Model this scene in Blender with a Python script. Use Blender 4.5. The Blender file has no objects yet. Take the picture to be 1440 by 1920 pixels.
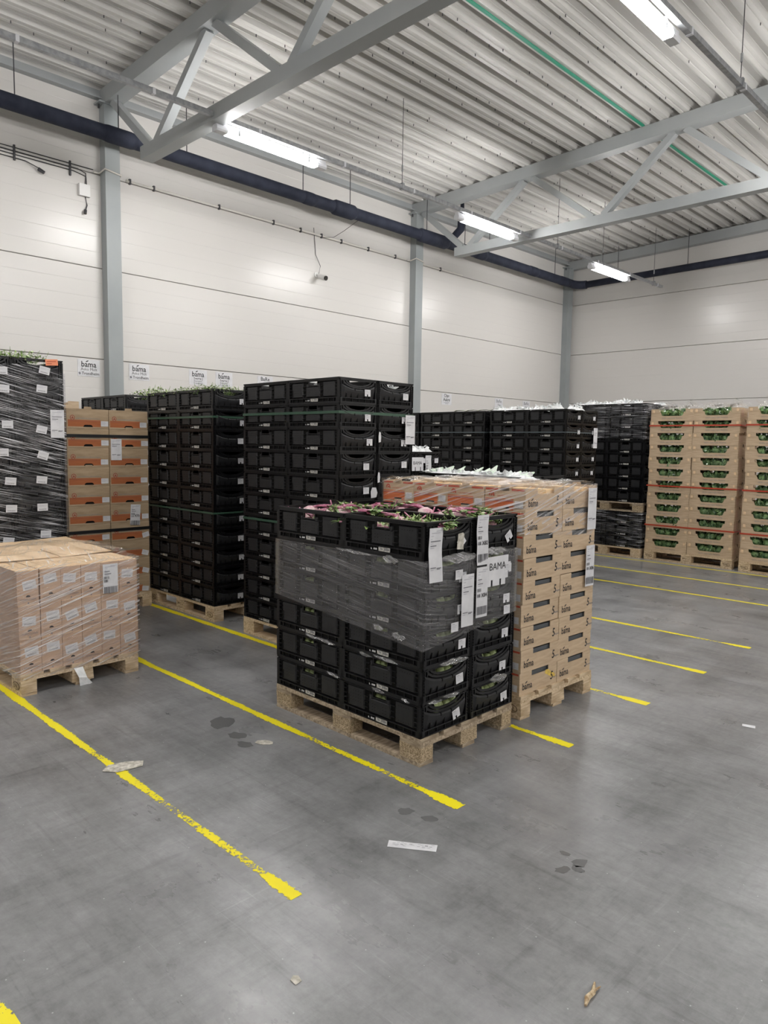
import bpy, math, random
from mathutils import Matrix, Vector
from math import sin, cos, pi, radians
random.seed(7)
S = bpy.context.scene
COL = S.collection

# ------------------------------------------------------------------ camera, world, exposure
CAMZ = 1.634
def cam_axes(yaw, pitch, roll):
    f = Vector((-sin(yaw)*cos(pitch), cos(yaw)*cos(pitch), -sin(pitch)))
    r = Vector((cos(yaw), sin(yaw), 0)); d = f.cross(r)
    c, s = cos(roll), sin(roll)
    return c*r+s*d, -s*r+c*d, f
cd = bpy.data.cameras.new('camera'); cam = bpy.data.objects.new('camera', cd); COL.objects.link(cam)
r_, d_, f_ = cam_axes(.7771, .0924, -.0151)
cam.matrix_world = Matrix(((r_.x, -d_.x, -f_.x, 0), (r_.y, -d_.y, -f_.y, 0), (r_.z, -d_.z, -f_.z, CAMZ), (0, 0, 0, 1)))
cd.sensor_fit = 'HORIZONTAL'; cd.sensor_width = 36; cd.lens = 36*1359.8/1440; cd.clip_start = .05; cd.clip_end = 200
S.camera = cam
w = bpy.data.worlds.new('world'); S.world = w; w.use_nodes = True
w.node_tree.nodes['Background'].inputs[0].default_value = (.8, .85, 1, 1)
w.node_tree.nodes['Background'].inputs[1].default_value = .02
S.view_settings.view_transform = 'Standard'; S.view_settings.look = 'None'
S.view_settings.gamma = 1; S.view_settings.use_curve_mapping = False
S.view_settings.exposure = 1.34
LAMP = 42.0          # radiance of the lamp diffusers

# ------------------------------------------------------------------ materials
def srgb(r, g, b):
    f = lambda c: (c/255/12.92) if c/255 <= .04045 else ((c/255+.055)/1.055)**2.4
    return (f(r), f(g), f(b), 1)
def nodes(m):
    return m.node_tree.nodes, m.node_tree.links
def pm(name, col, rough=.5, spec=.5, metal=0, **kw):
    m = bpy.data.materials.new(name); m.use_nodes = True
    b = m.node_tree.nodes['Principled BSDF']
    b.inputs['Base Color'].default_value = col; b.inputs['Roughness'].default_value = rough
    b.inputs['Specular IOR Level'].default_value = spec; b.inputs['Metallic'].default_value = metal
    for k, v in kw.items(): b.inputs[k.replace('_', ' ')].default_value = v
    return m
def noisy(m, c1, c2, scale, sc3=(1, 1, 1), detail=4, bump=0, rough=None, lo=.35, hi=.65, rot=(0, 0, 0), coord='Object'):
    N, L = nodes(m); b = N['Principled BSDF']
    tc = N.new('ShaderNodeTexCoord'); mp = N.new('ShaderNodeMapping'); mp.inputs['Scale'].default_value = sc3
    mp.inputs['Rotation'].default_value = rot
    no = N.new('ShaderNodeTexNoise'); no.inputs['Scale'].default_value = scale; no.inputs['Detail'].default_value = detail
    cr = N.new('ShaderNodeValToRGB'); cr.color_ramp.elements[0].position = lo; cr.color_ramp.elements[1].position = hi
    cr.color_ramp.elements[0].color = c1; cr.color_ramp.elements[1].color = c2
    L.new(tc.outputs[coord], mp.inputs[0]); L.new(mp.outputs[0], no.inputs[0]); L.new(no.outputs[0], cr.inputs[0])
    L.new(cr.outputs[0], b.inputs['Base Color'])
    if bump:
        bp = N.new('ShaderNodeBump'); bp.inputs['Strength'].default_value = bump; bp.inputs['Distance'].default_value = .004
        L.new(no.outputs[0], bp.inputs['Height']); L.new(bp.outputs[0], b.inputs['Normal'])
    if rough:
        mr = N.new('ShaderNodeMapRange'); mr.inputs[3].default_value = rough[0]; mr.inputs[4].default_value = rough[1]
        L.new(no.outputs[0], mr.inputs[0]); L.new(mr.outputs[0], b.inputs['Roughness'])
    return m
M = {}
M['plastic'] = noisy(pm('black_plastic', (.012, .012, .013, 1), .36), (.003, .0031, .004, 1), (.0065, .0067, .008, 1), 9, rough=(.24, .42))
M['panel'] = noisy(pm('black_plastic_panel', (.018, .018, .019, 1), .42), (.010, .0103, .012, 1), (.018, .0184, .0205, 1), 30, rough=(.36, .55))  # lighter than the frame: panel gloss put into the colour
M['hole_shade'] = pm('recess_shade', (.002, .002, .002, 1), .7, .2)  # near-black colour stands in for shade in recesses, slots and holes
M['paper'] = noisy(pm('white_paper', (.8, .8, .82, 1), .6), (.64, .64, .66, 1), (.74, .74, .76, 1), 12)
M['oldpaper'] = noisy(pm('dirty_paper', (.6, .57, .5, 1), .7), srgb(160, 155, 140), srgb(215, 210, 200), 40)
M['plate'] = noisy(pm('white_label_plate', (.55, .54, .5, 1), .5), srgb(150, 148, 140), srgb(225, 222, 214), 60)
M['ink'] = pm('black_ink', (.02, .02, .022, 1), .6)
M['grey_ink'] = pm('grey_ink', (.2, .2, .22, 1), .6)
M['faint_ink'] = pm('faint_ink', (.48, .48, .52, 1), .6)
M['white_ink'] = pm('white_ink', (.7, .7, .7, 1), .6)
def card(n, a, b):
    return noisy(pm(n, a, .75, .25), a, b, 7, (1, 1, 6), detail=6)
M['card'] = card('cardboard', srgb(188, 164, 136), srgb(204, 182, 154))
M['card_tan'] = card('cardboard_olive', srgb(166, 144, 116), srgb(184, 162, 134))
M['card_pink'] = card('cardboard_pinkish', srgb(190, 162, 140), srgb(204, 177, 155))
M['card_pale'] = card('cardboard_pale', srgb(222, 192, 154), srgb(234, 208, 174))
M['orange'] = noisy(pm('orange_print', srgb(208, 108, 58), .7, .3), srgb(198, 100, 54), srgb(214, 120, 68), 6, (1, 1, 20))
M['orange_dull'] = noisy(pm('dull_orange_print', srgb(170, 88, 50), .7, .3), srgb(166, 98, 60), srgb(180, 108, 68), 6, (1, 1, 20))
M['red_dull'] = pm('dull_red_print', srgb(158, 84, 66), .7, .3)
M['red'] = pm('red_print', srgb(186, 84, 62), .7, .3)
M['purple'] = pm('purple_print', srgb(172, 92, 92), .7, .3)
M['tape'] = noisy(pm('yellow_scuff', srgb(215, 180, 80), .6), srgb(205, 170, 90), srgb(235, 205, 90), 60)
M['wood'] = noisy(pm('pallet_wood', (.5, .38, .24, 1), .7, .3), srgb(180, 156, 124), srgb(222, 202, 172), 5, (14, 2, 14), detail=6, bump=.25)
M['wood_y'] = noisy(pm('pallet_wood_along', (.5, .38, .24, 1), .7, .3), srgb(180, 156, 124), srgb(222, 202, 172), 5, (2, 14, 14), detail=6, bump=.25)
M['oldwood'] = noisy(pm('weathered_wood', (.4, .33, .25, 1), .8, .2), srgb(136, 121, 102), srgb(190, 173, 150), 5, (14, 2, 14), detail=6, bump=.35)
M['oldwood_y'] = noisy(pm('weathered_wood_along', (.4, .33, .25, 1), .8, .2), srgb(136, 121, 102), srgb(190, 173, 150), 5, (2, 14, 14), detail=6, bump=.35)
M['chip'] = noisy(pm('chipboard', (.4, .3, .2, 1), .85, .2), srgb(126, 108, 82), srgb(204, 184, 154), 130, (1, 1, 1.8), detail=3, bump=.6, lo=.36, hi=.62)
M['stamp'] = pm('burnt_stamp', srgb(84, 62, 40), .8)
M['column'] = noisy(pm('grey_column_paint', (.4, .42, .42, 1), .45), srgb(146, 152, 153), srgb(156, 161, 161), 1.5)
M['truss'] = noisy(pm('grey_truss_paint', (.45, .46, .46, 1), .45), srgb(154, 158, 159), srgb(166, 169, 169), 1.2)
M['galv'] = noisy(pm('galvanised_steel', (.4, .41, .42, 1), .4, .5, .5), srgb(150, 152, 156), srgb(178, 180, 182), 20)
M['wire'] = pm('dark_wire', (.05, .05, .055, 1), .5)
M['insul'] = noisy(pm('dark_foam_insulation', (.02, .024, .04, 1), .75, .3), srgb(36, 40, 54), srgb(50, 54, 68), 6, bump=.1)
M['deck'] = noisy(pm('white_deck_paint', (.6, .6, .58, 1), .38), srgb(196, 194, 190), srgb(207, 205, 201), 1.0, (4, .5, 1))
M['green_bar'] = pm('green_tape', srgb(40, 150, 118), .5)
M['conduit'] = pm('white_conduit', srgb(226, 222, 214), .5)
M['lampbody'] = pm('lamp_plastic', srgb(225, 226, 230), .35)
M['strap_green'] = pm('green_strap', srgb(58, 86, 70), .3)
M['strap_grey'] = pm('grey_strap', srgb(84, 94, 98), .3)
M['strap_red'] = pm('red_strap', srgb(186, 72, 50), .35)
M['strap_black'] = pm('black_strap', (.004, .004, .005, 1), .5)
M['salmon'] = pm('salmon_paper', srgb(240, 150, 110), .6)
M['liner'] = pm('grey_plastic_liner', srgb(84, 88, 92), .2)
M['punnet'] = card('cream_card', srgb(232, 200, 152), srgb(246, 222, 182))
def leafm(n, a, b, rough=.45):
    m = noisy(pm(n, a, rough), a, b, 25); return m
M['leaf'] = leafm('leaf_green', srgb(76, 112, 48), srgb(164, 190, 110))
M['leaf_pale'] = leafm('leaf_pale', srgb(112, 150, 76), srgb(214, 226, 180))
M['leaf_dark'] = leafm('leaf_dark', srgb(44, 76, 50), srgb(136, 168, 112), .16)
M['stem'] = leafm('magenta_stem', srgb(150, 62, 96), srgb(226, 164, 188))
M['bulb'] = leafm('bulb_skin', srgb(206, 146, 166), srgb(240, 224, 218))
M['kohl'] = leafm('pale_green_veg', srgb(120, 136, 84), srgb(170, 182, 128))
M['bag'] = leafm('white_film_bag', srgb(226, 230, 230), srgb(250, 250, 250), .25)
M['sleeve'] = leafm('white_green_sleeve', srgb(204, 224, 202), srgb(240, 244, 238), .4)
M['stick'] = noisy(pm('wood_splinter', (.5, .4, .28, 1), .8), srgb(150, 122, 88), srgb(214, 196, 164), 60)
M['camwhite'] = pm('camera_white', srgb(225, 224, 222), .35)
M['lens'] = pm('camera_lens', (.03, .028, .025, 1), .2)
M['wet'] = pm('wet_concrete', srgb(108, 108, 108), .16)

def wall_mat():
    m = pm('white_sandwich_panel', srgb(209, 206, 202), .28, .5); N, L = nodes(m); b = N['Principled BSDF']
    tc = N.new('ShaderNodeTexCoord'); no = N.new('ShaderNodeTexNoise'); no.inputs['Scale'].default_value = 3.5; no.inputs['Detail'].default_value = 2
    bp = N.new('ShaderNodeBump'); bp.inputs['Strength'].default_value = .06; bp.inputs['Distance'].default_value = .01
    L.new(tc.outputs['Object'], no.inputs[0]); L.new(no.outputs[0], bp.inputs['Height']); L.new(bp.outputs[0], b.inputs['Normal'])
    return m
M['wall'] = wall_mat()
def lamp_mat():
    m = bpy.data.materials.new('lit_diffuser'); m.use_nodes = True; N, L = nodes(m)
    N.remove(N['Principled BSDF']); e = N.new('ShaderNodeEmission'); e.inputs[0].default_value = (1, .985, .97, 1); e.inputs[1].default_value = LAMP
    L.new(e.outputs[0], N['Material Output'].inputs[0]); return m
M['lit'] = lamp_mat()
def floor_mat():
    m = pm('worn_concrete', (.2, .2, .2, 1), .4); N, L = nodes(m); b = N['Principled BSDF']
    tc = N.new('ShaderNodeTexCoord')
    def nz(scale, sc3=(1, 1, 1), rot=0, detail=5, rough=.6):
        mp = N.new('ShaderNodeMapping'); mp.inputs['Scale'].default_value = sc3; mp.inputs['Rotation'].default_value = (0, 0, rot)
        n = N.new('ShaderNodeTexNoise'); n.inputs['Scale'].default_value = scale; n.inputs['Detail'].default_value = detail; n.inputs['Roughness'].default_value = rough
        L.new(tc.outputs['Object'], mp.inputs[0]); L.new(mp.outputs[0], n.inputs[0]); return n.outputs[0]
    def math_(op, a, b_):
        n = N.new('ShaderNodeMath'); n.operation = op
        for i, q in enumerate((a, b_)):
            if isinstance(q, (int, float)): n.inputs[i].default_value = q
            else: L.new(q, n.inputs[i])
        return n.outputs[0]
    def rng(x, a, b_, c, d):
        n = N.new('ShaderNodeMapRange'); n.inputs[1].default_value = a; n.inputs[2].default_value = b_; n.inputs[3].default_value = c; n.inputs[4].default_value = d
        L.new(x, n.inputs[0]); return n.outputs[0]
    big = nz(.55, detail=6); st1 = nz(1.1, (.35, 2.2, 1), radians(14), 8, .7); st2 = nz(1.3, (2.4, .5, 1), radians(-22), 8, .7); fine = nz(22, detail=8, rough=.75); mid = nz(3.2, detail=6)
    scr = nz(5, (.35, 16, 1), radians(25), 4); scr2 = nz(5, (.3, 18, 1), radians(-38), 4); scr3 = nz(4, (14, .3, 1), radians(12), 4)
    v = math_('ADD', rng(big, .3, .7, -.06, .06), rng(st1, .32, .7, -.05, .06))
    v = math_('ADD', v, rng(st2, .32, .7, -.035, .035)); v = math_('ADD', v, rng(fine, .3, .7, -.04, .04)); v = math_('ADD', v, rng(mid, .3, .7, -.035, .035))
    for s_, a in ((scr, .1), (scr2, .09), (scr3, .08)): v = math_('ADD', v, math_('MULTIPLY', rng(s_, .62, .76, 0, a), rng(mid, .46, .62, 0, 1)))
    for s_, a in ((nz(3, (.5, 9, 1), radians(32), 6, .7), .05), (nz(2.2, (7, .6, 1), radians(-15), 6, .7), .045)): v = math_('ADD', v, rng(s_, .55, .72, 0, -a))
    tyre = nz(.8, (.3, 3.4, 1), radians(-34), 7, .62); tyre2 = nz(.8, (3, .3, 1), radians(-12), 7, .62)
    for s_ in (tyre, tyre2): v = math_('ADD', v, rng(s_, .5, .66, 0, -.03))
    v = math_('ADD', v, .238)
    # pale grit
    vo = N.new('ShaderNodeTexVoronoi'); vo.inputs['Scale'].default_value = 16; L.new(tc.outputs['Object'], vo.inputs['Vector'])
    v = math_('ADD', v, rng(vo.outputs['Distance'], .03, .05, .25, 0))
    cc = N.new('ShaderNodeCombineColor'); L.new(math_('MULTIPLY', v, .985), cc.inputs[0]); L.new(math_('MULTIPLY', v, .985), cc.inputs[1]); L.new(v, cc.inputs[2])
    L.new(cc.outputs[0], b.inputs['Base Color'])
    rr = math_('ADD', rng(st1, .3, .7, .42, .25), rng(mid, .3, .7, -.07, .07)); L.new(rr, b.inputs['Roughness'])
    bp = N.new('ShaderNodeBump'); bp.inputs['Strength'].default_value = .12; bp.inputs['Distance'].default_value = .003
    L.new(fine, bp.inputs['Height']); L.new(bp.outputs[0], b.inputs['Normal'])
    return m
M['floor'] = floor_mat()
def line_mat():
    m = pm('worn_yellow_paint', srgb(242, 226, 20), .5); N, L = nodes(m); b = N['Principled BSDF']
    tc = N.new('ShaderNodeTexCoord'); geo = N.new('ShaderNodeNewGeometry')
    n1 = N.new('ShaderNodeTexNoise'); n1.inputs['Scale'].default_value = 55; n1.inputs['Detail'].default_value = 8; n1.inputs['Roughness'].default_value = .7
    n2 = N.new('ShaderNodeTexNoise'); n2.inputs['Scale'].default_value = 2.6; n2.inputs['Detail'].default_value = 3
    L.new(geo.outputs['Position'], n1.inputs[0]); L.new(geo.outputs['Position'], n2.inputs[0])
    sp = N.new('ShaderNodeSeparateXYZ'); L.new(geo.outputs['Position'], sp.inputs[0])
    so = N.new('ShaderNodeSeparateXYZ'); L.new(tc.outputs['Object'], so.inputs[0])
    def mth(op, *a):
        n = N.new('ShaderNodeMath'); n.operation = op
        for i, q in enumerate(a):
            if isinstance(q, (int, float)): n.inputs[i].default_value = q
            else: L.new(q, n.inputs[i])
        return n.outputs[0]
    def rng(x, a, b_, c, d):
        n = N.new('ShaderNodeMapRange'); n.inputs[1].default_value = a; n.inputs[2].default_value = b_; n.inputs[3].default_value = c; n.inputs[4].default_value = d
        L.new(x, n.inputs[0]); return n.outputs[0]
    wear = mth('ADD', rng(sp.outputs[0], -4.4, -2.4, .3, .43), rng(sp.outputs[1], 2.4, 4.2, .075, 0))              # worn where trucks drive
    tip = rng(sp.outputs[0], -2.16, -2.08, 0, .16)
    edge = rng(mth('ABSOLUTE', so.outputs[1]), .014, .034, 0, .42)
    s = mth('ADD', mth('MULTIPLY', n1.outputs[0], .55), mth('MULTIPLY', n2.outputs[0], .45))
    s = mth('SUBTRACT', mth('ADD', s, tip), mth('ADD', wear, mth('MULTIPLY', edge, .55)))
    s = mth('GREATER_THAN', s, 0)
    tr = N.new('ShaderNodeBsdfTransparent'); mx = N.new('ShaderNodeMixShader')
    L.new(s, mx.inputs[0]); L.new(tr.outputs[0], mx.inputs[1]); L.new(b.outputs[0], mx.inputs[2]); L.new(mx.outputs[0], N['Material Output'].inputs[0])
    return m
M['yellow'] = line_mat()
def film_mat(name, lo, hi, tint, rough, zs, tilt, col=(.8, .8, .82, 1), bump=.6, thr=(.45, .72), scale=3.0, patch=.5, gloss=.06, uf=.45):
    """stretch film: mostly clear, some haze, glints on its pleats painted as white streaks"""
    m = pm(name, col, rough, .6); N, L = nodes(m); b = N['Principled BSDF']
    geo = N.new('ShaderNodeNewGeometry'); sp = N.new('ShaderNodeSeparateXYZ'); L.new(geo.outputs['Position'], sp.inputs[0])
    def mth(op, *a):
        n = N.new('ShaderNodeMath'); n.operation = op
        for i, q in enumerate(a):
            if isinstance(q, (int, float)): n.inputs[i].default_value = q
            else: L.new(q, n.inputs[i])
        return n.outputs[0]
    u = mth('ADD', sp.outputs[0], sp.outputs[1]); z = mth('ADD', sp.outputs[2], mth('MULTIPLY', u, tilt))
    cx = N.new('ShaderNodeCombineXYZ'); L.new(mth('MULTIPLY', u, uf), cx.inputs[0]); L.new(mth('MULTIPLY', z, zs), cx.inputs[2])
    no = N.new('ShaderNodeTexNoise'); no.inputs['Scale'].default_value = scale; no.inputs['Detail'].default_value = 5; no.inputs['Roughness'].default_value = .65
    L.new(cx.outputs[0], no.inputs[0])
    mr = N.new('ShaderNodeMapRange'); mr.inputs[1].default_value = thr[0]; mr.inputs[2].default_value = thr[1]; mr.inputs[3].default_value = lo; mr.inputs[4].default_value = hi
    L.new(no.outputs[0], mr.inputs[0])
    n2 = N.new('ShaderNodeTexNoise'); n2.inputs['Scale'].default_value = 2.2; n2.inputs['Detail'].default_value = 3
    L.new(geo.outputs['Position'], n2.inputs[0])
    m0 = N.new('ShaderNodeMapRange'); m0.inputs[1].default_value = .36; m0.inputs[2].default_value = .6; m0.inputs[3].default_value = 1-patch; m0.inputs[4].default_value = 1
    L.new(n2.outputs[0], m0.inputs[0])
    hz = mth('MULTIPLY', mr.outputs[0], m0.outputs[0])  # white haze mask, stands in for glints on the pleats
    bp = N.new('ShaderNodeBump'); bp.inputs['Strength'].default_value = bump; bp.inputs['Distance'].default_value = .006
    L.new(no.outputs[0], bp.inputs['Height']); L.new(bp.outputs[0], b.inputs['Normal'])
    gl = N.new('ShaderNodeBsdfGlossy'); gl.inputs['Roughness'].default_value = rough; gl.inputs[0].default_value = (1, 1, 1, 1); L.new(bp.outputs[0], gl.inputs['Normal'])
    tr = N.new('ShaderNodeBsdfTransparent'); tr.inputs[0].default_value = tint
    fr = N.new('ShaderNodeLayerWeight'); fr.inputs[0].default_value = .5
    m1 = N.new('ShaderNodeMixShader'); L.new(hz, m1.inputs[0]); L.new(tr.outputs[0], m1.inputs[1]); L.new(b.outputs[0], m1.inputs[2])
    m2 = N.new('ShaderNodeMixShader'); L.new(mth('ADD', mth('MULTIPLY', mth('POWER', fr.outputs['Facing'], 4.0), .5), gloss), m2.inputs[0]); L.new(m1.outputs[0], m2.inputs[1]); L.new(gl.outputs[0], m2.inputs[2])
    L.new(m2.outputs[0], N['Material Output'].inputs[0]); return m
M['film'] = film_mat('stretch_film_grey', .15, .75, (.9, .9, .92, 1), .12, 44, .15, (.33, .325, .34, 1), 1, (.5, .66), 3.2, .35, .05, .5)
M['film_heavy'] = film_mat('stretch_film_streaky', .0, 1.0, (.95, .95, .97, 1), .14, 46, .24, (.95, .95, .98, 1), 1, (.52, .62), 3.2, .85, .02, .7)
M['film_dark'] = film_mat('stretch_film_dark', .0, .75, (.95, .95, .97, 1), .1, 30, .02, (.9, .9, .94, 1), 1, (.53, .66), 3, .7, .025, .8)
M['film_pink'] = film_mat('stretch_film_clear', .0, .9, (1, .99, .99, 1), .08, 30, -.3, (.97, .94, .95, 1), .8, (.5, .62), 2.6, .5, .05, .6)
M['film_scrap'] = film_mat('crumpled_film', .0, .8, (1, 1, 1, 1), .1, 9, .4, (.95, .95, .96, 1), 1, (.56, .66), 14, .5, .08)
M['film_tuft'] = film_mat('bunched_film', .1, .7, (.95, .95, .97, 1), .12, 9, .4, (.8, .8, .82, 1), 1, (.5, .64), 16, .2, .2)

# ------------------------------------------------------------------ mesh helpers
class MB:
    def __init__(s): s.v = []; s.f = []; s.m = []
    def add(s, vs, fs, mi=0):
        o = len(s.v); s.v += vs; s.f += [tuple(i+o for i in f) for f in fs]; s.m += [mi]*len(fs)
    def box(s, x0, x1, y0, y1, z0, z1, mi=0):
        s.add([(x0, y0, z0), (x1, y0, z0), (x1, y1, z0), (x0, y1, z0), (x0, y0, z1), (x1, y0, z1), (x1, y1, z1), (x0, y1, z1)],
              [(3, 2, 1, 0), (4, 5, 6, 7), (0, 1, 5, 4), (1, 2, 6, 5), (2, 3, 7, 6), (3, 0, 4, 7)], mi)
    def cham(s, x0, x1, yo, yi, z0, z1, c, mi=0):          # chamfered pad, outer face at yo, root at yi
        a, b = (x0, x1), (x0+c, x1-c)
        s.add([(x0, yi, z0), (x1, yi, z0), (x1, yi, z1), (x0, yi, z1), (x0+c, yo, z0+c), (x1-c, yo, z0+c), (x1-c, yo, z1-c), (x0+c, yo, z1-c)],
              [(0, 1, 5, 4), (1, 2, 6, 5), (2, 3, 7, 6), (3, 0, 4, 7), (4, 5, 6, 7)], mi)
    def quad(s, x0, x1, z0, z1, y=0, mi=0):                # faces -y
        s.add([(x0, y, z0), (x1, y, z0), (x1, y, z1), (x0, y, z1)], [(0, 1, 2, 3)], mi)
    def rquad(s, cx, cz, wd, ht, ang, y=0, mi=0):
        c, q = cos(ang), sin(ang)
        s.add([(cx+a*c-b*q, y, cz+a*q+b*c) for a, b in ((-wd/2, -ht/2), (wd/2, -ht/2), (wd/2, ht/2), (-wd/2, ht/2))], [(0, 1, 2, 3)], mi)
    def poly(s, pts, y=0, mi=0): s.add([(a, y, b) for a, b in pts], [tuple(range(len(pts)))], mi)
    def prism(s, pts, y0, y1, mi=0):                       # polygon in xz (ccw seen from -y) extruded y0..y1
        n = len(pts); s.add([(a, y0, b) for a, b in pts]+[(a, y1, b) for a, b in pts],
                            [tuple(range(n)), tuple(range(2*n-1, n-1, -1))]+[(i, i+n, (i+1) % n+n, (i+1) % n) for i in range(n)], mi)
    def bar(s, p, q, wd, ht, up=(0, 0, 1), mi=0):
        p, q, up = Vector(p), Vector(q), Vector(up); d = (q-p).normalized(); a = d.cross(up)
        if a.length < 1e-4: a = Vector((1, 0, 0))
        a.normalize(); b = a.cross(d); vs = []
        for e in (p, q):
            for i, j in ((-1, -1), (1, -1), (1, 1), (-1, 1)): vs.append(tuple(e+a*(i*wd/2)+b*(j*ht/2)))
        s.add(vs, [(0, 1, 2, 3), (7, 6, 5, 4), (0, 4, 5, 1), (1, 5, 6, 2), (2, 6, 7, 3), (3, 7, 4, 0)], mi)
    def tube(s, pts, r, n=8, mi=0, cap=True):
        P = [Vector(p) for p in pts]; rs = r if isinstance(r, (list, tuple)) else [r]*len(P); vs = []; fs = []
        ref = Vector((0, 0, 1))
        for i, p in enumerate(P):
            d = (P[min(i+1, len(P)-1)]-P[max(i-1, 0)]).normalized(); a = d.cross(ref)
            if a.length < .05: a = d.cross(Vector((1, .2, 0)))
            a.normalize(); b = a.cross(d)
            for k in range(n): t = 2*pi*k/n; vs.append(tuple(p+a*(cos(t)*rs[i])+b*(sin(t)*rs[i])))
        for i in range(len(P)-1):
            for k in range(n): k2 = (k+1) % n; fs.append((i*n+k, i*n+k2, (i+1)*n+k2, (i+1)*n+k))
        if cap: fs += [tuple(range(n-1, -1, -1)), tuple(range((len(P)-1)*n, len(P)*n))]
        s.add(vs, fs, mi)
    def lathe(s, prof, n=10, mi=0, jit=0):
        vs = []; fs = []
        for r, z in prof:
            for k in range(n):
                t = 2*pi*k/n; q = r*(1+random.uniform(-jit, jit)); vs.append((q*cos(t), q*sin(t), z))
        for i in range(len(prof)-1):
            for k in range(n): k2 = (k+1) % n; fs.append((i*n+k, i*n+k2, (i+1)*n+k2, (i+1)*n+k))
        s.add(vs, fs, mi)
    def xf(s, i0, mat):
        for i in range(i0, len(s.v)): s.v[i] = tuple(mat @ Vector(s.v[i]))
    def text(s, t, size, x, z, y=-.001, mi=0, xs=1.0, align='c', ang=0):
        vs, fs, x0, x1 = glyphs(t); sh = {'c': -(x0+x1)/2, 'l': -x0, 'r': -x1}[align]; c, q = cos(ang), sin(ang); o = []
        for a, b in vs:
            a = (a+sh)*size*xs; b = b*size; o.append((x+a*c-b*q, y, z+a*q+b*c))
        s.add(o, fs, mi)
    def mesh(s, name, mats, smooth=False):
        me = bpy.data.meshes.new(name); me.from_pydata(s.v, [], s.f)
        for k in (mats if isinstance(mats, (list, tuple)) else [mats]): me.materials.append(M[k])
        if any(s.m): me.polygons.foreach_set('material_index', s.m)
        if smooth: me.polygons.foreach_set('use_smooth', [True]*len(s.f))
        me.update(); return me
_g = {}
def glyphs(t):
    if t in _g: return _g[t]
    cu = bpy.data.curves.new('t', 'FONT'); cu.body = t; cu.size = 1; cu.offset = 0 if 'M' in t or 'N' in t else .014; cu.resolution_u = 2; cu.fill_mode = 'FRONT'
    ob = bpy.data.objects.new('t', cu); COL.objects.link(ob); dg = bpy.context.evaluated_depsgraph_get(); dg.update()
    me = bpy.data.meshes.new_from_object(ob.evaluated_get(dg))
    vs = [(v.co.x, v.co.y) for v in me.vertices]; fs = [tuple(p.vertices) for p in me.polygons]
    bpy.data.objects.remove(ob); bpy.data.curves.remove(cu); bpy.data.meshes.remove(me)
    if not vs: vs = [(0, 0)]
    _g[t] = (vs, fs, min(v[0] for v in vs), max(v[0] for v in vs)); return _g[t]
def place(o, loc, rz, rot, parent, sc):
    COL.objects.link(o); o.location = loc; o.rotation_euler = rot if rot else (0, 0, rz)
    if parent: o.parent = parent
    if sc is not None: o.scale = sc
def thing(name, label, cat, loc=(0, 0, 0), rz=0, group=None, mesh=None, rot=None, sc=None, kind=None):
    o = bpy.data.objects.new(name, mesh); place(o, loc, rz, rot, None, sc)
    o['label'] = label; o['category'] = cat
    if group: o['group'] = group
    if kind: o['kind'] = kind
    return o
def part(name, mesh, parent, loc=(0, 0, 0), rz=0, rot=None, sc=None, label=None, kind=None):
    o = bpy.data.objects.new(name, mesh); place(o, loc, rz, rot, parent, sc)
    if label: o['label'] = label
    if kind: o['kind'] = kind
    return o
def struct(name, mesh, loc=(0, 0, 0), rz=0):
    o = bpy.data.objects.new(name, mesh); place(o, loc, rz, None, None, None); o['kind'] = 'structure'; return o
ORD = ['bottom', 'second', 'third', 'fourth', 'fifth', 'sixth', 'seventh', 'eighth', 'ninth', 'tenth', 'eleventh', 'twelfth']
def tier_name(t, n):
    if t == n-1: return 'top tier'
    if t >= n/2: return ORD[n-1-t]+' tier from top'
    return ('bottom tier' if t == 0 else ORD[t]+' tier from bottom')
X90 = pi/2
OR1 = ['first', 'second', 'third', 'fourth', 'fifth', 'sixth', 'seventh', 'eighth', 'ninth', 'tenth']

# ------------------------------------------------------------------ room shell
XW, YB, XR, YF = -9.66, 16.25, 7.6, -7.4
def zc(x): return 6.17+.028*(x-XW)                 # underside of roof deck
b = MB(); b.box(XW-.4, XR+.2, YF-.2, YB+.4, -.15, 0); struct('floor', b.mesh('floor', 'floor'))
def slab(name, x0, x1, y0, y1):
    b = MB(); b.box(x0, x1, y0, y1, 0, 7.4); return struct(name, b.mesh(name, 'wall'))
wl = slab('wall_left', XW-.25, XW-.05, YF, YB+.25); wb = slab('wall_back', XW-.05, XR, YB+.05, YB+.25)
slab('wall_right', XR, XR+.2, YF, YB+.25); slab('wall_front', XW-.05, XR, YF-.2, YF)
JZ = [-.0, .32, 1.52, 2.72, 3.91, 5.11, 6.31, 7.2]
def panel_mesh(L, h):
    pr = [(.0, .05), (.004, .006), (.009, 0)]; z = .2
    while z < h-.05: pr += [(z-.004, 0), (z, .0016), (z+.004, 0)]; z += .2
    pr += [(h-.009, 0), (h-.004, .006), (h, .05)]
    b = MB(); vs = []; fs = []
    for z, d in pr: vs += [(0.002, d, z), (L-.002, d, z)]
    for i in range(len(pr)-1): fs.append((2*i, 2*i+1, 2*i+3, 2*i+2))
    b.add(vs, fs); return b.mesh('wall_panel', 'wall')
BAYY = [-7.4, -1.53, 4.5, 10.53, 16.25]; pc = {}
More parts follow.
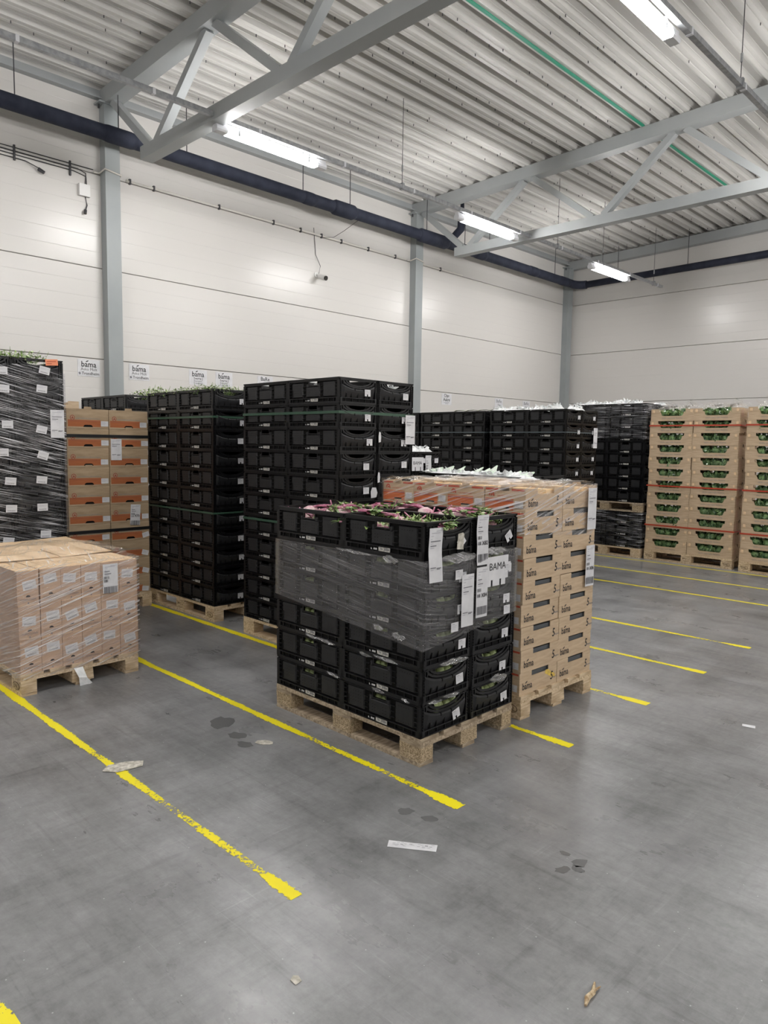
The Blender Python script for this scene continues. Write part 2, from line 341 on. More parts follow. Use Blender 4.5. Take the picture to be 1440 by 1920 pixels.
for i in range(len(JZ)-1):
    h = JZ[i+1]-JZ[i]
    for j in range(4):
        L = BAYY[j+1]-BAYY[j]; k = (round(L, 2), round(h, 2))
        if k not in pc: pc[k] = panel_mesh(L, h)
        part('wall_panel', pc[k], wl, (XW, BAYY[j], JZ[i]), X90)
    for x0, x1 in ((XW, -3.6), (-3.6, 2.4), (2.4, XR)):
        L = x1-x0; k = (round(L, 2), round(h, 2))
        if k not in pc: pc[k] = panel_mesh(L, h)
        part('wall_panel', pc[k], wb, (x0, YB, JZ[i]), 0)
# roof deck: trapezoid sheets running along y
b = MB(); b.box(XW-.2, XR+.2, YF-.2, YB+.3, 7.1, 7.3); ceil = struct('ceiling', b.mesh('ceiling', 'deck'))
PER = .29
def deck_mesh():
    b = MB(); prof = []
    for k in range(3):
        o = k*PER
        prof += [(o, 0), (o+.045, 0), (o+.055, .008), (o+.065, .008), (o+.075, 0), (o+.12, 0), (o+.135, .055), (o+.142, .06), (o+.158, .14), (o+.2, .14), (o+.21, .132), (o+.22, .14), (o+.252, .14), (o+.268, .06), (o+.275, .055)]
    prof.append((3*PER, 0)); vs = []; fs = []
    for x, z in prof: vs += [(x, YF, z+.028*x), (x, YB, z+.028*x)]
    for i in range(len(prof)-1): fs.append((2*i, 2*i+1, 2*i+3, 2*i+2))
    b.add(vs, fs); return b.mesh('deck_sheet', 'deck')
dm = deck_mesh(); x = XW-.12; xs_screw = []
while x < XR:
    part('deck_sheet', dm, ceil, (x, 0, zc(x))); xs_screw.append(x); x += 3*PER
b = MB()
for x in xs_screw:
    for xx, st in ((x, .42), (x+.06, .85), (x+2*PER+.06, .85)):
        y = 1.2+random.random()*.3
        if xx > -.5: continue
        while y < YB-.2:
            z = zc(xx); b.box(xx-.004, xx+.004, y-.004, y+.004, z-.028, z); y += st
part('deck_screw', b.mesh('deck_screw', 'wire'), ceil, kind='stuff')
# eave beams
b = MB(); b.box(XW, XW+.1, YF, YB, zc(XW)-.13, zc(XW)-.11); b.box(XW+.0, XW+.02, YF, YB, zc(XW)-.11, zc(XW)); struct('trim_1', b.mesh('trim_1', 'truss'))
b = MB(); b.bar((XW, YB-.09, zc(XW)-.13), (XR, YB-.09, zc(XR)-.13), .16, .2); struct('trim_2', b.mesh('trim_2', 'truss'))
# columns
for k, (yc, nm) in enumerate(((4.5, 'grey steel column standing behind the orange cartons'), (10.53, 'grey steel column behind the tall centre stack'), (16.05, 'grey steel column in the far corner of the hall'))):
    b = MB(); zt = zc(XW)-.2; x0 = XW-.0
    b.box(x0, x0+.15, yc-.1, yc+.1, 0, zt); b.box(x0, x0+.17, yc-.17, yc+.17, zt, zt+.02)
    t = thing('steel_column', nm, 'column', (0, 0, 0)); part('shaft', b.mesh('shaft', 'column'), t)
    b = MB()
    for s in (-1, 1):
        b = MB(); b.tube([(x0+.08, yc+s*.14, zt-.05), (x0+.08, yc+s*.14, zt)], .014, 6); part('bolt', b.mesh('bolt', 'wire'), t)
# trusses
def truss(yc, lab):
    t = thing('roof_truss', lab, 'truss')
    b = MB(); b.bar((XW, yc, zc(XW)-.1), (XR, yc, zc(XR)-.1), .2, .19); part('top_chord', b.mesh('top_chord', 'truss'), t)
    b = MB(); b.bar((-8.6, yc, 5.12), (XR, yc, 5.12+.0), .16, .15); part('bottom_chord', b.mesh('bottom_chord', 'truss'), t)
    top = lambda x: (x, yc, zc(x)-.19); bot = lambda x: (x, yc, 5.19)
    segs = [(top(-9.42), bot(-8.46)), (bot(-8.3), top(-7.18))]; xx = -7.02
    while xx < XR-2: segs += [(top(xx), bot(xx+1.13)), (bot(xx+1.3), top(xx+2.36))]; xx += 2.52
    for p, q in segs:
        b = MB(); b.bar(p, q, .1, .09); part('diagonal', b.mesh('diagonal', 'truss'), t)
truss(4.5, 'nearest grey roof truss, crossing the upper left of the view')
truss(10.53, 'second grey roof truss, further off and reaching the right edge')
# green strip along the deck
b = MB(); b.box(-5.1, -5.06, YF, 10.4, 0, .012); thing('green_tape', 'green strip running along the roof deck up to the second truss', 'tape', (0, 0, zc(-5.1)-.016), mesh=b.mesh('green_tape', 'green_bar'))
b = MB(); b.box(-5.1, -5.06, 10.64, 14.1, 0, .012); thing('green_tape', 'green strip on the roof deck beyond the second truss', 'tape', (0, 0, zc(-5.1)-.016), mesh=b.mesh('green_tape', 'green_bar'))
# light rails and lamps
def rail(x, y0, y1, lab, hy):
    t = thing('light_rail', lab, 'rail'); b = MB(); b.box(x+.045, x+.095, y0, y1, 5.075, 5.08); b.box(x+.09, x+.095, y0, y1, 5.08, 5.125); b.box(x+.045, x+.05, y0, y1, 5.08, 5.125)
    part('channel', b.mesh('channel', 'galv'), t)
    for y in hy:
        b = MB(); b.tube([(x+.07, y, 5.08), (x+.07, y, zc(x)+.0)], .0045, 5); part('hanger_wire', b.mesh('hanger_wire', 'wire'), t)
        b = MB(); b.box(x+.04, x+.1, y-.02, y+.02, 5.065, 5.15); part('hanger_clip', b.mesh('hanger_clip', 'galv'), t)
        b = MB(); b.tube([(x+.07, y, 5.3), (x+.07, y, 5.38)], .012, 6); part('wire_adjuster', b.mesh('wire_adjuster', 'galv'), t)
    y = y0+.6
    while y < y1:
        b = MB(); b.box(x+.042, x+.098, y-.016, y+.016, 5.07, 5.13); part('rail_clip', b.mesh('rail_clip', 'lampbody'), t); y += 1.28
rail(-7.06, YF+.3, 15.5, 'grey light rail along the wall side carrying three lit lamps', (-2, 1.3, 7.36, 11.3, 12.9, 15.1))
rail(-2.78, YF+.3, 15.5, 'grey light rail at the upper right carrying one lit lamp', (-2, 1.3, 7.5, 11.3, 15.1))
rail(1.5, YF+.3, 15.5, 'grey light rail further to the right, beyond the view', (-2, 3, 8, 12.9))
rail(5.8, YF+.3, 15.5, 'grey light rail furthest to the right, beyond the view', (-2, 3, 8, 12.9))
def lamp_meshes():
    L = 1.55
    b = MB(); b.prism([(-.03, .05), (.03, .05), (.03, .078), (-.03, .078)], 0, L); A = b.mesh('lamp_housing', 'lampbody')
    b = MB(); b.prism([(-.04, -.02), (.04, -.02), (.05, .0), (.046, .03), (.031, .05), (-.031, .05), (-.046, .03), (-.05, 0)], .14, L-.14); B = b.mesh('lamp_diffuser', 'lit')
    b = MB()
    for y in (.0,): b.prism([(-.04, -.02), (.04, -.02), (.05, .0), (.046, .03), (.031, .05), (-.031, .05), (-.046, .03), (-.05, 0)], y, y+.139)
    Cc = b.mesh('lamp_end_cap', 'lampbody')
    b = MB()
    for y in (.28,): b.box(-.053, .053, y-.012, y+.012, -.01, .08)
    D = b.mesh('lamp_clip', 'galv'); return A, B, Cc, D
LA, LB, LC, LD = lamp_meshes()
lab = {(-7.06, 4.49): 'lit tube lamp on the wall-side rail, nearest of the three', (-7.06, 8.61): 'lit tube lamp on the wall-side rail beside the second truss', (-7.06, 12.55): 'lit tube lamp on the wall-side rail near the far corner', (-2.78, 4.64): 'lit tube lamp at the upper right edge of the view'}
for rx in (-7.06, -2.78, 1.5, 5.8):
    for ly in (-3.6, .45, 4.49, 8.61, 12.55):
        if rx == -2.78: ly += .15
        t = thing('tube_lamp', lab.get((rx, round(ly, 2)), 'lit tube lamp on a rail outside the view'), 'lamp', (rx, ly, 4.995), group='tube lamps on the rails')
        part('lamp_housing', LA, t); part('lamp_diffuser', LB, t); [part('lamp_end_cap', LC, t, (0, y_, 0)) for y_ in (0, 1.411)]; [part('lamp_clip', LD, t, (0, y_, 0)) for y_ in (0, .99)]
# insulated pipe
t = thing('insulated_pipe', 'thick dark foam-insulated pipe hung along both walls under the roof', 'pipe')
px, pz, py = -9.2, 5.48, 15.85
b = MB(); arc = [(px+.22-.22*cos(a), py-.22+.22*sin(a), pz) for a in [i*pi/12 for i in range(7)]]
b.tube([(px, YF+.1, pz), (px, 0, pz), (px, py-.3, pz)]+arc, .094, 14); part('pipe_run', b.mesh('pipe_run', 'insul', True), t)
b = MB(); b.tube([(px+.22, py, pz), (-4, py, pz+.05), (XR-.05, py, pz+.15)], .075, 14); part('pipe_run', b.mesh('pipe_run', 'insul', True), t)
for y, r, l in ((4.45, .104, .3), (7.55, .1, .12), (8.3, .12, .38), (10.55, .12, .7), (12.0, .103, .2), (13.9, .1, .2), (15.2, .1, .25)):
    b = MB(); b.tube([(px, y-l/2-.06, pz), (px, y-l/2, pz), (px, y+l/2, pz), (px, y+l/2+.06, pz)], [.094, r, r, .094], 14); part('pipe_sleeve', b.mesh('pipe_sleeve', 'insul', True), t)
b = MB(); b.tube([(px+.05, 11.0, pz+.05), (px+.3, 11.0, pz+.22), (px+.32, 11.0, pz+.5), (px+.32, 11.0, pz+.56), (px+.32, 11.0, zc(px))], [.07, .075, .075, .04, .035], 10); part('pipe_branch', b.mesh('pipe_branch', 'insul', True), t)
for y in (1.2, 3.2, 4.44, 5.41, 7.44, 8.44, 10.37, 11.5, 12.3, 14.8):
    b = MB(); b.tube([(px, y, pz+.08), (px, y, zc(px)+.02)], .007, 5); part('hanger_rod', b.mesh('hanger_rod', 'wire'), t)
for x in (-8.2, -6.6, -4.9, -3.0, -1): 
    b = MB(); b.tube([(x, py, pz+.1), (x, py, zc(x)+.02)], .007, 5); part('hanger_rod', b.mesh('hanger_rod', 'wire'), t)
# conduits and cables on the left wall
cx = XW+.012
def conduit(y0, y1, lab, clips):
    t = thing('cable_conduit', lab, 'conduit'); b = MB(); b.tube([(cx, y0, 5.125), (cx, y1, 5.125)], .018, 8); part('conduit_tube', b.mesh('conduit_tube', 'conduit', True), t)
    for y in clips:
        b = MB(); b.box(cx-.012, cx+.024, y-.012, y+.012, 5.09, 5.16); part('conduit_clip', b.mesh('conduit_clip', 'wire'), t)
conduit(4.75, 10.3, 'white conduit clipped along the left wall between two columns', (4.8, 5.15, 6.2, 7.2, 7.75, 8.2, 8.65, 9.3, 10.0))
conduit(10.75, 12.0, 'short white conduit on the left wall past the second column', (11.3,))
t = thing('wall_cables', 'bundle of thin dark cables clipped to the left wall', 'cable')
for i, z in enumerate((5.15, 5.11, 5.07, 5.03)):
    ye = (4.3, 4.1, 4.05, 3.45)[i]; b = MB(); pts = [(cx, YF+.2, z), (cx, ye, z)]
    if i == 3: pts += [(cx+.03, 3.55, 4.99), (cx+.05, 3.62, 4.96)]
    if i in (1, 2): pts += [(cx, 4.2, z-.03), (cx, 4.23-.02*i, 4.93)]
    b.tube(pts, .006, 5); part('cable', b.mesh('cable', 'wire'), t)
for y in (2.2, 3.33, 4.0):
    b = MB(); b.box(cx-.012, cx+.014, y-.01, y+.01, 5.0, 5.18); part('cable_clip', b.mesh('cable_clip', 'wire'), t)
b = MB(); b.tube([(cx+.02, 3.6, 4.97), (cx+.05, 3.66, 4.93)], .022, 8); part('cable_plug', b.mesh('cable_plug', 'wire'), t)
t = thing('junction_box', 'small white junction box on the left wall beside the first column', 'box'); b = MB(); b.box(XW, XW+.05, 4.1, 4.24, 4.78, 4.93); part('case', b.mesh('case', 'camwhite'), t)
b = MB(); b.tube([(cx, 4.19, 4.78), (cx, 4.21, 4.68), (cx+.02, 4.18, 4.6)], .007, 6); b.tube([(cx+.02, 4.18, 4.61), (cx+.03, 4.17, 4.56)], .02, 8); part('hanging_plug', b.mesh('hanging_plug', 'wire'), t)
for yc, lab in ((4.5, 'white cable bent around the first grey column'), (10.53, 'white cable bent around the second grey column')):
    b = MB(); b.tube([(XW+.02, yc-.2, 5.12), (XW+.02, yc-.12, 5.125), (XW+.165, yc-.112, 5.15), (XW+.165, yc+.112, 5.12), (XW+.02, yc+.12, 5.11)], .011, 6)
    thing('column_cable', lab, 'cable', mesh=b.mesh('column_cable', 'conduit', True))
t = thing('security_camera', 'white bullet security camera on the left wall with cord', 'camera')
b = MB(); b.tube([(XW, 8.1, 4.47), (XW+.015, 8.1, 4.47)], .045, 12); b.tube([(XW+.01, 8.1, 4.47), (XW+.09, 8.14, 4.45)], .016, 8); part('mount', b.mesh('mount', 'camwhite'), t)
b = MB(); b.tube([(XW+.05, 8.13, 4.445), (XW+.2, 8.14, 4.395)], .042, 12); part('camera_body', b.mesh('camera_body', 'camwhite', False), t)
b = MB(); b.tube([(XW+.198, 8.14, 4.396), (XW+.216, 8.141, 4.39)], .039, 12); part('lens', b.mesh('lens', 'lens'), t)
b = MB(); b.tube([(XW+.05, 8.12, 4.49), (XW+.04, 8.16, 4.62), (XW+.01, 8.08, 4.8), (XW+.01, 8.05, 5.1), (XW+.03, 8.02, 5.22)], .005, 5); part('cord', b.mesh('cord', 'wire'), t)
b = MB(); b.tube([(px, 8.62, pz-.1), (XW+.2, 8.55, 5.25), (XW+.05, 8.45, 5.15), (XW+.02, 8.2, 5.1)], .004, 5); part('cord', b.mesh('cord', 'wire'), t)

# ------------------------------------------------------------------ wall signs
def bama_logo(b, size, x, z, y, mi, xs=.92):
    b.text('bama', size, x, z, y, mi, xs)
    vs, fs, x0, x1 = glyphs('bama'); wd = (x1-x0)*size*xs; lx = x-wd*.13
    b.poly([(lx-size*.2, z+size*.6), (lx-size*.02, z+size*.6), (lx+size*.2, z+size*.74), (lx+size*.24, z+size*.82), (lx, z+size*.78)], y, mi)
SIGNS = [(4.19, 'A', 'bama sign left of the first column, black on white'), (4.9, 'A', 'bama sign right of the first column, black on white'),
         (5.83, 'S', 'third bama sign from the left, above the green tops'), (6.28, 'S', 'fourth bama sign from the left, above the green tops'),
         (7.05, 'B', 'white name sign half hidden behind the tall centre stack'), (7.95, 'B', 'white sign mostly hidden behind the tall centre stack, right of another'),
         (11.6, 'O', 'white name sign alone on the wall right of the second column'), (13.42, 'T', 'white sign second from the second column, above the white bags'), (14.5, 'T', 'white sign nearest the far corner column')]
for yy, k, lb in SIGNS:
    wd, ht = (.3, .22) if k != 'O' else (.32, .23)
    b = MB(); b.box(-wd/2, wd/2, -.002, .0, -ht, 0); t = thing('wall_sign', lb, 'sign', (XW+.003, yy, 2.7), X90); part('sheet', b.mesh('sheet', 'paper'), t)
    b = MB(); y = -.003
    if k in 'AS':
        bama_logo(b, .105, .0, -.098, y, 0)
        if k == 'A': b.text('Asko Midt', .052, 0, -.145, y, 0); b.text('Trondheim', .052, .02, -.2, y, 0); b.rquad(-.125, -.185, .025, .03, .3, y, 1)
        else: b.text('Sverre J', .048, 0, -.142, y, 0); b.text('Blomsterv.', .034, 0, -.175, y, 1); b.text('Trondheim', .034, 0, -.207, y, 1)
    elif k == 'B': b.text('BaRe', .085, 0, -.075, y, 0); b.text('Sto', .06, 0, -.14, y, 1)
    elif k == 'O': b.text('Olav', .095, 0, -.075, y, 0, .9); b.text('Aakre', .095, 0, -.155, y, 0, .9); b.quad(-.09, .09, -.185, -.178, y, 1); b.quad(-.05, .05, -.206, -.2, y, 1)
    else: b.text('BaRe', .095, 0, -.09, y, 1); b.text('Sto', .08, 0, -.17, y, 1)
    part('lettering', b.mesh('lettering', ['ink', 'grey_ink']), t)

# ------------------------------------------------------------------ pallets
PL = {}
def pallet_meshes(wx, wy, chip, sx=1.0):
    L, W = 1.2*sx, .8; k = {}
    def bx(n, x0, x1, y0, y1, z0, z1, m):
        b = MB(); c = .003; i0 = len(b.v); b.box(x0, x1, y0, y1, z0, z1)
        b.v = [(v[0]+random.uniform(-c, c), v[1]+random.uniform(-c, c), v[2]) for v in b.v]; return b.mesh(n, m)
    k['deck'] = bx('deck_board', -L/2, L/2, -.0725, .0725, 0, .022, wx); k['deckn'] = bx('deck_board', -L/2, L/2, -.05, .05, 0, .022, wx)
    k['string'] = bx('stringer_board', -.0725, .0725, -W/2, W/2, 0, .022, wy)
    k['block'] = bx('block', -.0725, .0725, -.05, .05, 0, .078, chip); k['blockm'] = bx('block', -.0725, .0725, -.0725, .0725, 0, .078, chip)
    k['bot'] = bx('bottom_board', -L/2, L/2, -.05, .05, 0, .022, wx); return k
def pallet(lab, x, y, th=0, style='new', z=0, sx=1.0, marks=False):
    """x, y: near corner (max x, min y); long side along x"""
    key = (style, sx)
    if key not in PL: PL[key] = pallet_meshes(*(('oldwood', 'oldwood_y', 'chip') if style in ('old', 'front') else ('wood', 'wood_y', 'chip' if style == 'chip' else 'wood')), sx)
    k = PL[key]; L = 1.2*sx; c, s = cos(th), sin(th)
    t = thing('wooden_pallet', lab, 'pallet', (x-L/2*c-.4*s, y-L/2*s+.4*c, z), th, 'wooden pallets')
    for yy, n in ((-.3275, 'deck'), (-.165, 'deckn'), (0, 'deck'), (.165, 'deckn'), (.3275, 'deck')): part('deck_board', k[n], t, (0, yy, .122))
    for xx in (-1, 0, 1): part('stringer_board', k['string'], t, (xx*(L/2-.0725), 0, .1))
    for xx in (-1, 0, 1):
        for yy, n in ((-.35, 'block'), (0, 'blockm'), (.35, 'block')):
            o = part('block', k[n], t, (xx*(L/2-.0725), yy, .022))
            if marks and yy < 0:
                b = MB()
                if xx: 
                    b.prism([(.052*cos(a), .039+.026*sin(a)) for a in [i*2*pi/20 for i in range(20)]], -.0515, -.051, 0)
                    b.prism([(.047*cos(a), .039+.022*sin(a)) for a in [i*2*pi/20 for i in range(20)]], -.0525, -.052, 1); b.text('EPAL', .04, 0, .026, -.0535, 0, .8)
                else:
                    b.text('IPPC', .03, -.02, .045, -.0525, 0); b.text('NO-12', .024, 0, .015, -.0525, 0); b.rquad(.045, .05, .03, .004, 0, -.0525, 0)
                part('burnt_mark', b.mesh('burnt_mark', ['stamp', 'wood']), o)
    for yy in (-.35, 0, .35): part('bottom_board', k['bot'], t, (0, yy, 0))
    return t

# ------------------------------------------------------------------ folding crates
CH = .18
def side_frame(b, W):
    h = W/2
    for z0, z1 in ((0, .006), (.029, .035), (.158, .161), (.17, CH)): b.box(-h, h, 0, .016, z0, z1)
    b.box(-h+.03, h-.03, .009, .013, .006, .029, 2); b.box(-h+.004, h-.004, .006, .014, .161, .17)
    for s in (-1, 1): b.box(min(s*h, s*(h-.034)), max(s*h, s*(h-.034)), 0, .016, .006, .029)
    n = int(W/.06)
    for i in range(1, n): xx = -h+W*i/n; b.box(xx-.002, xx+.002, .002, .012, .006, .029)
def long_side(closed=False):
    b = MB(); side_frame(b, .6)
    b.box(-.3, -.05, .011, .015, .035, .17, 2); b.box(.05, .3, .011, .015, .035, .17, 2); b.box(-.05, .05, .011, .015, .035, .128, 2)  # backing sheets, recess shade put into their colour
    if closed: b.box(-.05, .05, .012, .015, .128, .17, 2)  # dark plug added in the rear opening, stops light showing through
    b.box(-.055, .055, .004, .016, .124, .13)
    for s in (-1, 1):
        b.box(s*.288-.012, s*.288+.012, 0, .012, .035, .158); b.box(s*.052-.003, s*.052+.003, .004, .016, .128, .158)
        for z in (.05, .075, .1, .125, .145): b.box(s*.266-.012, s*.266+.012, 0.0, .012, z, z+.003)
        for z in (.06, .09, .12): b.box(s*.1-.017, s*.1+.017, 0.0, .012, z, z+.003)
        b.cham(s*.066-.011, s*.066+.011, .0015, .012, .115, .142, .004, 1)
    for xx, hw, zt in ((-.183, .066, .154), (0, .081, .12), (.183, .066, .154)): b.cham(xx-hw, xx+hw, .002, .012, .04, zt, .006, 1)
    for i in range(5):
        for j in range(4): b.quad(-.222+.02*i-.0025, -.222+.02*i+.0025, .075+.018*j, .0775+.018*j, .0012, 2)
    for i in range(5): b.quad(.145+.018*i-.003, .145+.018*i+.003, .132, .1345, .0012, 2); b.quad(.145+.018*i-.003, .145+.018*i+.003, .055, .0575, .0012, 2)
    for i in (-.05, -.03, .03, .05):
        for j in range(3): b.quad(i-.003, i+.003, .06+.016*j, .0625+.016*j, .0012, 2)
    b.box(-.238, -.235, .0, .004, .05, .1, 2)
    return b.mesh('long_side', ['plastic', 'panel', 'hole_shade'])
def short_side(closed=False):
    b = MB(); side_frame(b, .4)
    for pts in ([(-.2, .035), (.2, .035), (.2, .112), (-.2, .112)], [(-.2, .112), (-.06, .112), (-.085, .158), (-.2, .158)], [(.06, .112), (.2, .112), (.2, .158), (.085, .158)]): b.prism(pts, .016, .02, 2)
    for s in (-1, 1):
        for xx in (.194, .174): b.box(s*xx-.004, s*xx+.004, 0, .014, .035, .158)
        for z in (.045, .06, .075, .09, .105, .12, .135, .15): b.box(s*.184-.012, s*.184+.012, .0, .012, z, z+.003)
        b.box(s*.155-.003, s*.155+.003, 0, .012, .13, .158)
    if closed: b.box(-.09, .09, .016, .02, .112, .158, 2)  # added dark plug, keeps the bright wall from showing through the handle
    for A, z0, wd, yo in ((.158, .108, .005, -.001), (.128, .122, .004, .003)):
        pts = [(A*cos(t), .164+(.164-z0)*sin(t)) for t in [pi+pi*i/14 for i in range(15)]]
        for i in range(14): b.bar((pts[i][0], yo+.006, pts[i][1]), (pts[i+1][0], yo+.006, pts[i+1][1]), .012, wd*1.6, up=(0, 1, 0))
    for s in (-1, 1): b.bar((s*.09, .01, .13), (s*.128, .01, .156), .008, .006, up=(0, 1, 0))
    NU = 18; zt = lambda x: .099+.034*(abs(x)/.165)**2.4
    prof = [(0, .010), (.3, .003), (.6, -.003), (.85, -.006), (.95, -.004), (1.0, .002), (.99, .014)]; vs = []; fs = []
    for f, y in prof:
        for i in range(NU+1): xx = -.166+.332*i/NU; e = max(0, (abs(xx)-.152)/.014); vs.append((xx, y+e*.008, .036+(zt(xx)-.036)*f))
    for r in range(len(prof)-1):
        for i in range(NU): a = r*(NU+1)+i; fs.append((a, a+1, a+NU+2, a+NU+1))
    b.add(vs, fs, 1)
    for xx in (-.045, .04): b.box(xx-.0025, xx+.0025, -.0075, .01, .085, .1005, 2)
    for xx in (-.125, -.075, -.01, .06, .11): b.box(xx-.003, xx+.003, -.0005, .01, .036, .066, 2)
    return b.mesh('short_side', ['plastic', 'panel', 'hole_shade'], False)
def crate_base():
    b = MB(); b.box(-.29, .29, -.19, .19, .004, .01); return b.mesh('base', 'plastic')
def nameplate():
    b = MB(); b.quad(-.02, .065, .008, .029, -.0012, 0); y = -.002
    for i in range(9): xx = .022+.0045*i; b.quad(xx, xx+.002+.0012*(i % 2), .013, .025, y, 1)
    for xx, s in ((-.014, .008), (-.004, .006), (-.012, .005), (.004, .007)): b.quad(xx, xx+s, .012+abs(xx), .015+abs(xx)+s*.4, y, 1)
    b.quad(-.078, -.073, .012, .021, -.0012, 2); b.quad(-.073, -.068, .012, .014, -.0012, 2)
    for i in range(4): b.quad(-.058+.007*i, -.053+.007*i, .012, .021+.001*(i % 2), -.0012, 2)
    return b.mesh('nameplate', ['plate', 'grey_ink', 'white_ink'])
def tag_mesh(notch=True):
    b = MB(); y = -.0
    if notch: b.poly([(-.03, -.025), (-.008, -.025), (-.008, -.01), (.004, -.01), (.004, -.025), (.03, -.025), (.03, .025), (-.03, .025)], y)
    else: b.quad(-.03, .03, -.025, .025, y)
    for i in range(4): b.quad(-.022, .0+.005*((i*7) % 4), .015-.0085*i, .0175-.0085*i, y-.001, 1 if i == 0 else 2)
    return b.mesh('paper_tag', ['paper', 'grey_ink', 'faint_ink'])
CM = dict(long=long_side(), rear=long_side(True), short=short_side(), far=short_side(True), base=crate_base(), plate=nameplate(), tag=tag_mesh(True), tag2=tag_mesh(False))
COLN = {(0, 0): 'near corner column', (1, 0): 'left column', (0, 1): 'right column', (1, 1): 'hidden back column', (2, 0): 'third column'}
def crate(lab, x, y, z, th, sz, group, tag=True, tagn=True, tz=.07, ta=0, tx=.095):
    o = thing('plastic_crate', lab, 'crate', (x, y, z), th, group, sc=(1, 1, sz))
    part('base', CM['base'], o)
    part('long_side', CM['long'], o, (0, -.2, 0)); part('long_side', CM['rear'], o, (0, .2, 0), pi)
    part('short_side', CM['short'], o, (.3, 0, 0), X90); part('short_side', CM['far'], o, (-.3, 0, 0), -X90)
    part('nameplate', CM['plate'], o, (0, -.2, 0))
    if tag: part('paper_tag', CM['tag' if tagn else 'tag2'], o, (.3085, tx, tz), rot=(0, 0, X90) if not ta else (0, 0, X90)); 
    return o
def askew(o, a):
    for c in o.children:
        if c.name.startswith('paper_tag'): c.rotation_euler = (Matrix.Rotation(X90, 3, 'Z') @ Matrix.Rotation(a, 3, 'Y')).to_euler()
def crate_stack(stack, x, y, th, n, pitch, cols, group, z0=.144, tags=True, jit=.002, start=0, rnd=None):
    """x,y near corner"""
    R = random.Random(rnd or n*100+int(abs(x)*10)); c, s = cos(th), sin(th); out = {}
    for t in range(start, n):
        for ix, iy in cols:
            dx, dy = -.3-.6*ix, .2+.4*iy; dx += R.uniform(-jit, jit); dy += R.uniform(-jit, jit)*.5
            lab = f'black crate, {tier_name(t, n)}, {COLN[(ix, iy)]}, {stack}'
            o = crate(lab, x+dx*c-dy*s, y+dx*s+dy*c, z0+t*pitch, th, pitch/CH*.998, group, tags and ix == 0, R.random() < .7, .068+R.uniform(-.008, .01), 0, .09+R.uniform(-.015, .02))
            out[(t, ix, iy)] = o
    return out

# ------------------------------------------------------------------ soft goods: leaves, bulbs, bags
def leaf(b, p, d, up, L, wd, mi, curl=.3):
    p, d, up = Vector(p), Vector(d).normalized(), Vector(up); a = d.cross(up)
    if a.length < .05: a = Vector((1, 0, 0))
    a.normalize(); n = a.cross(d); vs = []
    for f, w_ in ((0, .15), (.35, 1), (.7, .85), (1, .1)):
        q = p+d*(L*f)-n*(curl*L*f*f); vs += [tuple(q-a*wd*w_/2+n*wd*.12*w_), tuple(q), tuple(q+a*wd*w_/2+n*wd*.12*w_)]
    fs = []
    for i in range(3): fs += [(3*i, 3*i+1, 3*i+4, 3*i+3), (3*i+1, 3*i+2, 3*i+5, 3*i+4)]
    b.add(vs, fs, mi)
def rdir(R, zmin=.1):
    t = R.uniform(0, 2*pi); z = R.uniform(zmin, 1); q = math.sqrt(max(0, 1-z*z)); return (q*cos(t), q*sin(t), z)
def leafy_mesh(seed, n=170, rad=.13, h=.085, sz=.024):
    R = random.Random(seed); b = MB()
    for i in range(n):
        t = R.uniform(0, 2*pi); q = rad*math.sqrt(R.random()); z = R.uniform(0, h)*(1-(q/rad)**2*.6)
        leaf(b, (q*cos(t)*1.3, q*sin(t), z), rdir(R, -.1), (0, 0, 1), sz*R.uniform(.6, 1.3), sz*R.uniform(.4, .9), R.choice((0, 0, 1)))
    for i in range(14):
        t = R.uniform(0, 2*pi); q = rad*R.random(); d = rdir(R, .4); p = Vector((q*cos(t), q*sin(t), 0)); e = p+Vector(d)*h*1.3
        b.tube([tuple(p-Vector((0, 0, .03))), tuple(e)], .0015, 3, 0)
    return b.mesh('foliage', ['leaf', 'leaf_pale'])
LEAFY = [leafy_mesh(i) for i in range(4)]
def head_mesh(seed):
    R = random.Random(seed); b = MB(); b.lathe([(.0, -.05), (.045, -.035), (.06, 0), (.05, .035), (.0, .05)], 9, 0, .1)
    for i in range(46):
        d = Vector(rdir(R, -.7)); p = d*R.uniform(.045, .06); t = Vector((R.uniform(-1, 1), R.uniform(-1, 1), R.uniform(-.3, 1)))
        leaf(b, p, t-d*(t.dot(d))+d*.5, d, R.uniform(.03, .05), R.uniform(.025, .045), R.choice((0, 0, 1)), .5)
    return b.mesh('lettuce', ['leaf_dark', 'leaf_dark'])
HEADS = [head_mesh(20+i) for i in range(4)]
def bag_mesh(seed, mat='bag', lx=.18, ly=.16, h=.06, n=9):
    R = random.Random(seed); b = MB(); vs = []; fs = []
    for j in range(n):
        for i in range(n):
            u, v = i/(n-1)*2-1, j/(n-1)*2-1; e = max(0, (1-u*u)*(1-v*v))**.5
            vs.append((u*lx/2+R.uniform(-.008, .008), v*ly/2+R.uniform(-.008, .008), h*e*R.uniform(.45, 1.15)))
    for j in range(n-1):
        for i in range(n-1):
            a = j*n+i; fs += [(a, a+1, a+n+1), (a, a+n+1, a+n)]
    b.add(vs, fs)
    for i in range(14):
        x, y = R.uniform(-lx/2, lx/2)*.8, R.uniform(-ly/2, ly/2)*.8; d = rdir(R, .3); leaf(b, (x, y, h*.5), d, (R.random(), R.random(), .3), h*R.uniform(.5, 1.1), h*.6, 0, .2)
    return b.mesh('film_bag', mat)
BAGS = [bag_mesh(40+i) for i in range(4)]
